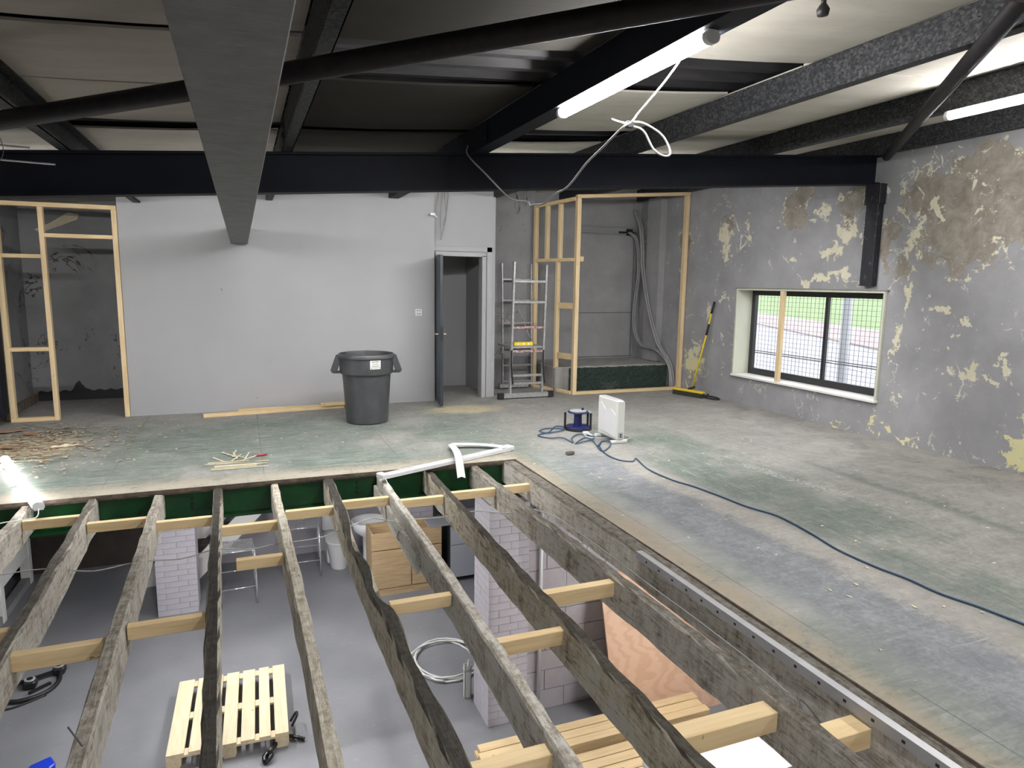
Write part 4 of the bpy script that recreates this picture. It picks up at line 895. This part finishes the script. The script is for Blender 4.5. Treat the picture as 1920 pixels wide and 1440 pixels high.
MB().box(3.44, 4.30, fy-.05, fy-.005, .015, .085).obj('stabiliser_bar', 'alu', o, bevel=.004)
for x in (3.44, 4.24): MB().box(x-.01, x+.08, fy-.06, fy+.005, 0, .095).obj('rubber_foot', 'black', o, bevel=.006)
MB().box(3.80, 4.30, by-.03, by+.03, .02, .09).obj('stabiliser_bar', 'alu', o, bevel=.004)
MB().box(3.64, 4.16, fy-.0, fy+.55, .745, .775).obj('platform', 'alu', o, bevel=.004)
for x in (3.66, 4.17): MB().tube(smoothpath([(x-.02, fy-.03, .72), (x-.03, fy-.045, .5), (x, fy-.04, .22)], 5), .012, 6).obj('strap', 'black', o)
for (a, b) in (((3.52, 9.9, 1.28), (3.50, 9.75, .80)), ((3.52, 9.9, 1.28), (3.95, 9.6, 1.0)), ((4.0, 9.85, 1.3), (4.14, 9.6, .78))): MB().tube([a, b], .006, 6).obj('brace', 'redalu', o)
o = MB().box(3.72, 4.02, 9.30, 9.345, .776, .83).obj('spirit_level', 'yellow', bevel=.004); tag(o, 'yellow spirit level lying on the ladder platform', 'level')
for x in (3.79, 3.87, 3.95): MB().box(x-.014, x+.014, 9.298, 9.3005, .788, .815).obj('vial', 'labelw', o)

# heater
o = thing('convector_heater', 'white freestanding convector heater on the floor beside the cable reel', 'heater', (3.73, 6.42, 0), .0)
MB().prism([(-.05,-.21,.04),(.05,-.21,.04),(.05,-.21,.44),(.03,-.21,.47),(-.05,-.21,.47)], (0,0,0), (0,.42,0)).obj('body', 'heater', o, bevel=.012)
wv = [(-.052, -.19, .07), (-.052, .18, .10), (-.052, .19, .40), (-.052, .13, .41), (-.052, .03, .34), (-.052, -.08, .365), (-.052, -.19, .31)]
MB().prism(wv, (-.004,0,0), (.004,0,0)).obj('front_panel', 'white', o)
k = MB()
for i in range(4): k.box(-.04+i*.02, -.032+i*.02, -.19, .19, .466, .4725)
k.obj('grille', 'greypl', o)
for y in (-.18, .18):
    MB().box(-.10, .10, y-.02, y+.02, 0, .035).obj('foot', 'white', o, bevel=.008)
MB().box(-.03,.03,-.212,-.208,.06,.12).obj('control_panel', 'greypl', o)
k = MB()
for z in (.075,.10): k.tube([(0,-.208,z),(0,-.222,z)], .008, 8)
k.obj('knob', 'black', o)
o = MB().tube(smoothpath([(3.80,6.60,.03),(3.9,6.58,.01),(3.98,6.5,.008),(3.96,6.38,.008),(3.86,6.34,.008),(3.78,6.45,.008),(3.62,6.5,.008),(3.52,6.6,.008),(3.58,6.66,.008),(3.66,6.62,.008)], 6), .005, 6).obj('heater_lead', 'cablew', smooth=True); tag(o, 'white mains lead of the heater on the floor', 'cable')
# cable reel
o = thing('cable_reel', 'navy blue open cable reel with black handles standing on the floor', 'cable reel', (3.62, 7.0, 0))
MB().lathe([(.0,.02),(.14,.02),(.145,.03),(.14,.045),(.05,.05),(.045,.18),(.06,.185),(.06,.20),(.12,.205),(.125,.212),(.12,.22),(.0,.22)], (0,0,0), 24, cap=False).obj('drum', 'blue', o, smooth=True, auto=40)
MB().lathe([(.0,.221),(.10,.221),(.10,.226),(.0,.226)], (0,0,0), 24, cap=False).obj('socket_face', 'greypl', o)
for a in (2.6, .2, -.5):
    k = MB().tube([(.15*math.cos(a), .15*math.sin(a), 0), (.15*math.cos(a), .15*math.sin(a), .20)], .014, 8); k.obj('handle', 'black', o)
MB().tube([(.15*math.cos(t), .15*math.sin(t), .012) for t in [i*2*PI/20 for i in range(20)]], .012, 6, closed=True).obj('stand_ring', 'black', o)
MB().tube([(.15*math.cos(.2), .15*math.sin(.2), .2), (.15*math.cos(-.5), .15*math.sin(-.5), .2)], .014, 8).obj('grip', 'greypl', o)
MB().lathe([(.015,.22),(.015,.25),(.0,.25)], (.07,.02,0), 8, cap=False).obj('winder', 'blue', o)
bc = [(3.60,6.88),(3.45,7.2),(3.19,6.89),(3.14,7.03),(3.30,7.12),(3.42,6.95),(3.05,6.85),(3.09,6.65),(3.23,6.60),(3.25,6.38),(3.33,6.57),(3.49,6.71),(3.59,6.59),(3.53,6.45),(3.34,6.35),(3.25,6.33),(3.46,6.53),(3.49,6.41),(3.43,6.17),(3.50,6.22),(3.41,6.13),(3.37,5.95),(3.53,6.09),(3.64,6.27),(3.58,6.34),(3.45,6.16),(3.35,5.86),(3.35,5.60),(3.45,5.50),(3.54,5.58),(3.44,5.21),(3.45,4.84),(3.51,4.62),(3.55,4.33),(3.58,4.04),(3.65,3.78),(3.61,3.43),(3.55,3.14),(3.55,2.86),(3.58,2.66),(3.58,2.46),(3.63,2.26),(3.66,2.06),(3.8,1.2),(3.9,.2)]
o = MB().tube(smoothpath([(x, y, .008+.004*(i % 3)*(i < 26)) for i, (x, y) in enumerate(bc)], 5), .0065, 6).obj('extension_cord', 'bluecord', smooth=True); tag(o, 'blue extension cord trailing across the floor to the right', 'cord')
o = MB().box(3.53,3.60,6.66,6.71,.005,.045).tube([(3.565,6.685,.03),(3.60,6.60,.015)], .012, 6).obj('plug', 'white', bevel=.006); tag(o, 'white plug lying among the blue cord loops', 'plug')
o = MB().lathe([(.02,0),(.045,.01),(.04,.035),(.01,.04)], (3.0,5.95,0), 7, sx=1.2, sy=.6).obj('stone_crumb', 'edge'); tag(o, 'dark crumb on the floor in front of the blue cord', 'debris')
# broom
o = thing('broom', 'yellow handled push broom leaning against the peeling wall', 'broom', (0,0,0))
MB().tube([(6.44,8.66,.09),(6.56,8.53,.95),(6.60,8.49,1.28)], .014, 10).obj('pole', 'yellow', o, smooth=True)
MB().tube([(6.56,8.53,.95),(6.58,8.505,1.12)], .017, 10).obj('grip', 'black', o, smooth=True)
MB().tube([(6.60,8.49,1.28),(6.625,8.465,1.46)], .017, 10).obj('grip', 'black', o, smooth=True)
hd = MB().bar((6.30,8.93,.085), (6.46,8.38,.085), .075, .035).obj('head', 'yellow', o, bevel=.008)
MB().bar((6.305,8.92,.036), (6.455,8.39,.036), .08, .066).obj('bristles', 'brist', o)
MB().bar((6.40,8.70,.10), (6.47,8.62,.14), .05, .03).obj('bracket', 'black', o, bevel=.006)
o = MB().tube(smoothpath([(6.50,8.50,.02),(6.58,8.35,.03),(6.62,8.22,.015),(6.55,8.2,.01),(6.5,8.4,.012),(6.6,8.45,.05)], 6), .012, 6).obj('black_strap', 'black', smooth=True); tag(o, 'black strap lying behind the broom head', 'strap')
# white cable hanging from the batten
hc = [(2.00,3.30,2.79),(2.02,3.30,2.72),(1.99,3.30,2.59),(1.96,3.30,2.55),(1.85,3.30,2.56),(1.96,3.30,2.54),(2.05,3.30,2.52),(2.12,3.30,2.43),(2.19,3.30,2.40),(2.23,3.30,2.42),(2.18,3.30,2.50),(2.08,3.30,2.55),(2.00,3.30,2.56),(1.93,3.30,2.53),(1.90,3.47,2.45),(1.89,3.64,2.39),(1.86,3.81,2.28),(1.85,3.98,2.25),(1.85,4.15,2.21),(1.85,4.32,2.22),(1.90,4.49,2.23),(1.95,4.66,2.28),(1.90,4.83,2.31),(1.88,5.00,2.39),(1.80,5.17,2.54),(1.75,5.34,2.66),(1.76,5.51,2.75),(1.80,5.6,2.82)]
hc[0:3] = [(2.07,3.02,2.80),(2.05,3.12,2.72),(2.0,3.27,2.60)]
o = MB().tube(smoothpath(hc, 5), .006, 8).obj('hanging_cable', 'cableg', smooth=True); tag(o, 'white looped cable hanging from the ceiling in front of the rafter', 'cable')
MB().box(1.945,1.985,3.285,3.315,2.525,2.56).obj('cable_clip', 'black', o, bevel=.004)

# ------------------------------------------------------------------ room below
# pallet
o = thing('pallet', 'new pine pallet lying on the lower floor under the dark topped joist', 'pallet', (-.26, 6.715, ZL), -.02)
bw = [.145, .10, .10, .12, .12, .10, .12]; n = len(bw); gap = (1.03-sum(bw))/(n-1); x = -.515
for w_ in bw:
    MB().box(x, x+w_, -.60, .60, .122, .144).obj('deck_board', 'palletwood', o, bevel=.002); x += w_+gap
for y in (-.55, 0, .55): MB().box(-.515, .515, y-.05, y+.05, .10, .122).obj('cross_board', 'palletwood', o, bevel=.002)
for x in (-.455, 0, .455):
    for y in (-.55, 0, .55): MB().box(x-.06, x+.06, y-.05, y+.05, .022, .10).obj('block', 'palletwood', o, bevel=.002)
    MB().box(x-.05, x+.05, -.60, .60, 0, .022).obj('base_board', 'palletwood', o, bevel=.002)
o = MB().tube(smoothpath([(.05,6.02,ZL+.02),(.12,6.1,ZL+.05),(.2,6.22,ZL+.03),(.33,6.15,ZL+.03),(.38,6.12,ZL+.02)], 6), [.012+.012*abs(math.sin(i*1.3)) for i in range(25)], 6).tube(smoothpath([(.05,6.02,ZL+.03),(.02,5.98,ZL+.03),(.03,5.92,ZL+.02),(.08,5.95,ZL+.05),(.07,6.03,ZL+.03)], 5), .022, 6).tube(smoothpath([(.27,6.38,ZL+.06),(.33,6.42,ZL+.12),(.33,6.33,ZL+.14),(.28,6.30,ZL+.06)], 5), .012, 6).obj('black_strapping', 'blackgloss', smooth=True); tag(o, 'crumpled black plastic strapping at the corner of the pallet', 'strapping')
# brick pillars
def pillar(label, x0, x1, y0, y1, z1=-.3):
    o = thing('brick_pillar', label, 'pillar', (0,0,0))
    MB().box(x0+.004, x1-.004, y0+.004, y1-.004, ZL, z1).obj('mortar_core', 'mortar', o)
    H = .075; j = .0045; wx = x1-x0; wy = y1-y0; cache = {}
    def br(sx, sy, x, y, z):
        key = (round(sx, 3), round(sy, 3))
        if key not in cache: cache[key] = MB().box(-sx/2+j/2, sx/2-j/2, -sy/2+j/2, sy/2-j/2, j/2, H-j/2).mesh('brick', 'brick')
        place(cache[key], 'brick', o, (x+random.uniform(-.001, .001), y+random.uniform(-.001, .001), z))
    n = int((z1-ZL)/H)
    for i in range(n):
        z = ZL+i*H
        if i % 2 == 0:
            for s in (.27, .77):
                w_ = wx*(.54 if s < .5 else .46)
                for yy in (y0+.0525, y1-.0525): br(w_, .105, x0+wx*s, yy, z)
            for xx in (x0+.0525, x1-.0525): br(.105, wy-.21, xx, (y0+y1)/2, z)
        else:
            for xx in (x0+.0525, x1-.0525):
                for (s, q) in ((.27,.54),(.77,.46)): br(.105, wy*q, xx, y0+wy*s, z)
            for yy in (y0+.0525, y1-.0525): br(wx-.21, .105, (x0+x1)/2, yy, z)
    return o
pillar('white painted brick pillar below the left joists', -1.16, -.68, 9.22, 9.62)
pillar('white painted brick pillar in the middle of the lower room beside the coiled cable', 2.06, 2.47, 5.70, 6.14)
pillar('white painted brick pillar at the far wall behind the oak cabinet', 2.16, 2.60, 9.75, 10.1)
# block wall right of the pillar
bw_ = MB().box(2.47, XR, 5.80, 5.90, ZL, -.3).obj('wall_block', 'mortar'); struct(bw_, 'white painted block wall behind the leaning plywood', 'wall')
bm_ = MB().box(-.2175,.2175,-.02,0,.004,.211).mesh('block', 'block'); hb = MB().box(-.105,.105,-.02,0,.004,.211).mesh('block', 'block')
for i in range(10):
    z = ZL+i*.215
    if z+.215 > -.29: break
    x = 2.475
    if i % 2: place(hb, 'block', bw_, (x+.11, 5.80, z)); x += .22
    while x+.44 < 4.9: place(bm_, 'block', bw_, (x+.22, 5.80, z)); x += .44
o = MB().tube([(2.62,5.76,ZL),(2.62,5.76,-.3)], .02, 10).obj('downpipe', 'white', smooth=True); tag(o, 'thin white vertical pipe on the block wall', 'pipe')
# plywood
k = MB(); vs = [(3.22,5.22,ZL),(5.0,5.22,ZL),(5.0,5.66,ZL+1.42),(3.22,5.66,ZL+1.42)]
k.prism([Vector(v) for v in vs], (0,0,0), (0,.017,-.005)); o = k.obj('plywood_sheet', 'ply'); tag(o, 'pinkish plywood sheet leaning on the block wall', 'plywood')
# timber stack
rows = [(5.14,.095,'pine_x'),(5.03,.10,'pine_x'),(4.93,.09,'pine_x'),(4.72,.10,'pine_x'),(4.61,.10,'pine_x'),(4.50,.10,'pine_x'),(4.39,.10,'pine_x'),(4.28,.10,'pine_x')]
for i, (y, w_, mt) in enumerate(rows):
    for lv in range(5):
        e = random.uniform(-.03, .03)
        o = MB().box(1.76+e, 4.05+e, y-w_/2, y+w_/2, ZL+lv*.05, ZL+lv*.05+.048).obj('stacked_timber', mt, bevel=.003)
        tag(o, 'new pine length in the low stack, %s row from the brick pillar, %s layer' % (words[i], ('bottom', 'second', 'middle', 'fourth', 'top')[lv]), 'timber', 'pine lengths in the stack')
# white boards on top of the stack
for i in range(8):
    o = MB().box(2.45+.004*(i % 3), 3.9, 3.2, 3.62, -1.72+i*.022, -1.72+i*.022+.018).obj('white_board', 'board'); tag(o, '%s white faced board from the bottom of the pile below the right joists' % words[i], 'board', 'white boards in the pile')
o = thing('trestle', 'dark trestle carrying the pile of white boards', 'trestle', (0,0,0))
for x in (2.6, 3.7):
    MB().box(x-.03, x+.03, 3.22, 3.60, -1.78, -1.721).obj('top_bar', 'pvc', o)
    for y in (3.26, 3.56): MB().bar((x, y, -1.78), (x, y+(-.08 if y < 3.4 else .08), ZL), .04, .04).obj('leg', 'pvc', o)
o = MB().box(1.83,1.845,5.30,5.305,ZL,ZL+.12).obj('white_stick', 'white'); tag(o, 'thin white stick standing at the corner of the timber stack', 'stick')
# coil of white cable
k = MB(); P = []
for i in range(3*20+8):
    a = i*2*PI/20+2.2; q = i/20
    P.append((2.0+(.36-.03*math.sin(q*2.2))*math.cos(a)+.03*math.sin(q*5), 6.98+(.42-.04*math.cos(q*3))*math.sin(a), ZL+.012+.02*q*.5+.012*math.sin(a*.5)))
o = k.tube(P, .011, 8).obj('cable_coil', 'cablew', smooth=True); tag(o, 'loose coil of white cable on the lower floor', 'cable')
o = thing('trunking_offcut', 'short pale trunking tube standing against the brick pillar', 'tube', (2.03, 6.26, ZL))
MB().box(-.035,.035,-.03,-.024,0,.36).box(-.035,.035,.024,.03,0,.36).box(-.035,-.029,-.03,.03,0,.36).box(.029,.035,-.03,.03,0,.36).obj('body', 'heater', o)
MB().box(-.04,.04,-.034,.034,.29,.315).obj('band', 'greypl', o); MB().tube([(-.01,0,.2),(.02,.01,.40)], .012, 6).obj('rod', 'cablew', o)
# stools
def stool(label, cx, cy, w, d, h, rz):
    o = thing('chrome_stool', label, 'stool', (cx, cy, ZL), rz, 'chrome mesh stools')
    r = .012; x, y = w/2, d/2
    MB().tube([(-x,-y,h),(x,-y,h),(x,y,h),(-x,y,h)], r, 8, closed=True).obj('seat_rim', 'chrome', o, smooth=True)
    k = MB(); n = 9
    for i in range(-n, n+1):
        t0 = i/n*(w+d)/2
        a = []
        for s in (1, -1):
            pts = []
            for q in range(41):
                px = -x+w*q/40; py = s*(px)*1.0+t0
                if abs(py) <= y: pts.append((px, py, h-.03*math.cos(px/x*PI/2)*math.cos(py/y*PI/2)))
            if len(pts) > 3: k.tube([pts[0], pts[len(pts)//2], pts[-1]], .0048, 5)
    k.obj('seat_mesh', 'chrome', o)
    for sx in (-1, 1):
        for sy in (-1, 1):
            MB().tube([(sx*x, sy*y, h), (sx*(x+.015), sy*(y+.04), 0)], r, 8).obj('leg', 'chrome', o, smooth=True)
        MB().tube([(sx*(x+.012), -y-.03, .02), (sx*(x+.012), y+.03, .02)], r*.8, 8).obj('runner', 'chrome', o, smooth=True)
    for (a, b, z) in (((-x-.01,-y-.025,.24),(x+.01,-y-.025,.24),0),((-x-.01,y+.02,.30),(x+.01,y+.02,.30),0)):
        MB().tube([a, b], r*.7, 8).obj('footrest', 'chrome', o, smooth=True)
    return o
stool('chrome wire mesh stool under the noggin nearest the brick pillar', -.20, 9.45, .42, .42, .74, .05)
stool('chrome wire mesh stool farther back beside the toilet', .70, 10.05, .44, .40, .74, -.05)
# stairs
o = thing('staircase', 'white painted staircase seen from beside its stringers in the lower room', 'stairs', (0,0,0))
MB().bar((-1.5,10.25,ZL-.05),(.60,10.25,-.62),.04,.26,(0,0,1)).obj('stringer', 'sill', o); MB().bar((-1.0,9.95,ZL+.02),(.95,9.95,-.62),.04,.24,(0,0,1)).obj('stringer', 'sill', o)
for i in range(9): MB().box(-1.15+i*.215, -.93+i*.215, 9.97, 10.25, ZL+.20+i*.20, ZL+.225+i*.20).obj('tread', 'darkwall', o)
MB().box(.33,.43,9.86,9.93,-1.62,-.3).obj('newel_post', 'sill', o, bevel=.004)
# toilet
o = thing('toilet', 'white back to wall toilet on the lower floor', 'toilet', (1.22, 10.10, ZL))
prof = [(.13,0),(.135,.02),(.14,.1),(.165,.25),(.185,.37),(.19,.40)]
MB().lathe(prof, (0,0,0), 24, sy=1.35).obj('bowl', 'ceramic', o, smooth=True, auto=40); MB().box(-.17,.17,.0,.60,.0,.39).obj('pedestal', 'ceramic', o, bevel=.05)
MB().lathe([(.19,.405),(.198,.41),(.198,.425),(.19,.435),(0,.44)], (0,0,0), 24, sy=1.35).obj('lid', 'ceramic', o, smooth=True, auto=40)
MB().box(-.19,.19,.42,.63,.40,.80).obj('cistern', 'ceramic', o, bevel=.03)
o = thing('wash_basin', 'white ceramic basin standing behind the oak cabinet', 'basin', (1.62, 9.75, ZL))
MB().lathe([(.10,0),(.09,.3),(.10,.55),(.22,.65),(.26,.80),(.24,.80),(.2,.7),(0,.66)], (0,0,0), 24, cap=False).obj('basin', 'ceramic', o, smooth=True)
# oak cabinet
o = thing('oak_cabinet', 'oak effect cabinet without a top standing on the lower floor', 'cabinet', (0,0,0))
cx0, cx1, cy0, cy1 = 1.50, 2.48, 8.86, 9.30
z1 = -1.70
MB().box(cx0, cx0+.018, cy0, cy1, ZL, z1).box(cx1-.018, cx1, cy0, cy1, ZL, z1).box(cx0, cx1, cy1-.018, cy1, ZL, z1).box(cx0, cx1, cy0+.03, cy1, ZL, ZL+.1).box(cx0+.018, cx1-.018, cy0+.02, cy1-.018, z1-.22, z1-.2).obj('carcass', 'oak', o)
MB().box(cx0, cx1, cy0-.018, cy0, z1-.24, z1).obj('drawer_front', 'oak', o, bevel=.003)
for (a, b) in ((cx0, 2.045), (2.055, cx1)): MB().box(a, b, cy0-.018, cy0, ZL+.105, z1-.252).obj('door', 'oak', o, bevel=.003)
MB().box(cx0, cx1, cy0-.01, cy0+.03, ZL, ZL+.095).obj('plinth', 'oak', o)
o = thing('kitchen_unit', 'grey kitchen base unit right of the oak cabinet', 'cabinet', (0,0,0))
MB().box(2.62, 3.3, 8.92, 9.45, ZL+.08, -1.70).obj('carcass', 'kgrey', o)
for (a, b) in ((-2.02,-1.72),(-2.51,-2.03)): MB().box(2.63, 3.29, 8.90, 8.92, a, b).obj('drawer_front', 'kgrey', o, bevel=.003)
MB().box(2.585, 2.615, 8.90, 9.45, ZL, -1.70).obj('end_panel', 'black', o)
o = MB().box(2.30, 2.86, 8.84, 9.2, -1.695, -1.67).obj('worktop_offcut', 'boardedge'); tag(o, 'grey worktop offcut resting on the kitchen unit', 'worktop')
# left of the lower room
o = thing('white_partition_frame', 'white painted timber frame along the lower left wall', 'frame', (0,0,0))
for (x, y) in ((-2.98, 9.75), (-2.98, 10.95)): MB().box(x-.06, x+.06, y-.06, y+.06, ZL, -.9).obj('post', 'sill', o, bevel=.004)
MB().box(-3.03, -2.93, 8.6, 10.95, ZL+.42, ZL+.62).obj('rail', 'sill', o, bevel=.004); MB().box(-3.03, -2.93, 8.6, 10.95, ZL, ZL+.1).obj('rail', 'dimwall', o)
# vacuum cleaner parts
o = thing('vacuum_hose', 'black vacuum cleaner hose curled on the lower floor with floor tools', 'vacuum hose', (0,0,0))
hp = [(-2.0,8.15,ZL+.05),(-1.98,8.0,ZL+.03),(-2.02,7.86,ZL+.025),(-2.12,7.76,ZL+.025),(-2.28,7.72,ZL+.025),(-2.45,7.78,ZL+.025),(-2.6,7.9,ZL+.025)]
MB().tube(smoothpath(hp, 8), .022, 10).obj('hose', 'black', o, smooth=True)
MB().tube(smoothpath([(-2.05,7.78,ZL+.01),(-2.3,7.64,ZL+.01),(-2.55,7.62,ZL+.01)], 6), .012, 8).obj('cable', 'black', o, smooth=True)
for (x, y) in ((-2.02, 8.2), (-2.24, 8.0)):
    t = MB().box(x-.06, x+.06, y-.06, y+.06, ZL, ZL+.09).obj('caster_block', 'black', o, bevel=.02)
    MB().lathe([(.05,.09),(.05,.10),(0,.10)], (x, y, ZL), 16, cap=False).obj('cap', 'greypl', t); MB().lathe([(.028,.10),(.03,.108),(0,.11)], (x, y, ZL), 12, cap=False).obj('boss', 'black', t)
MB().bar((-2.4,8.02,ZL+.05), (-2.02,8.18,ZL+.05), .03, .03).obj('axle', 'black', o)
MB().bar((-2.22,7.86,ZL+.015), (-2.06,8.0,ZL+.015), .03, .025).obj('nozzle', 'black', o)
o = MB().prism([(-1.86,6.42,0),(-1.72,6.50,0),(-1.66,6.38,0),(-1.76,6.22,0),(-1.9,6.22,0)], (0,0,ZL), (0,0,ZL+.14)).obj('blue_case', 'brightblue', bevel=.01); tag(o, 'bright blue plastic case at the bottom left edge', 'case')
o = thing('power_tool', 'black cordless power tool lying at the bottom left', 'power tool', (-1.55, 6.22, ZL), .5)
MB().box(-.10,.10,-.05,.05,.03,.12).obj('body', 'black', o, bevel=.02); MB().bar((.05,0,.06),(.14,-.10,.05),.045,.06).obj('handle', 'black', o, bevel=.015)
MB().tube([(0,.045,.07),(0,.12,.07)], .04, 14).obj('chuck', 'chrome', o, smooth=True); MB().box(-.14,-.06,-.06,.06,.0,.06).obj('battery', 'blackgloss', o, bevel=.01)

for o in bpy.data.objects:
    if o.parent and o.name.split('.')[0] in ('bolt', 'hole', 'grille', 'print', 'knob', 'wire_mesh', 'seat_mesh', 'lettering'): o['kind'] = 'stuff'
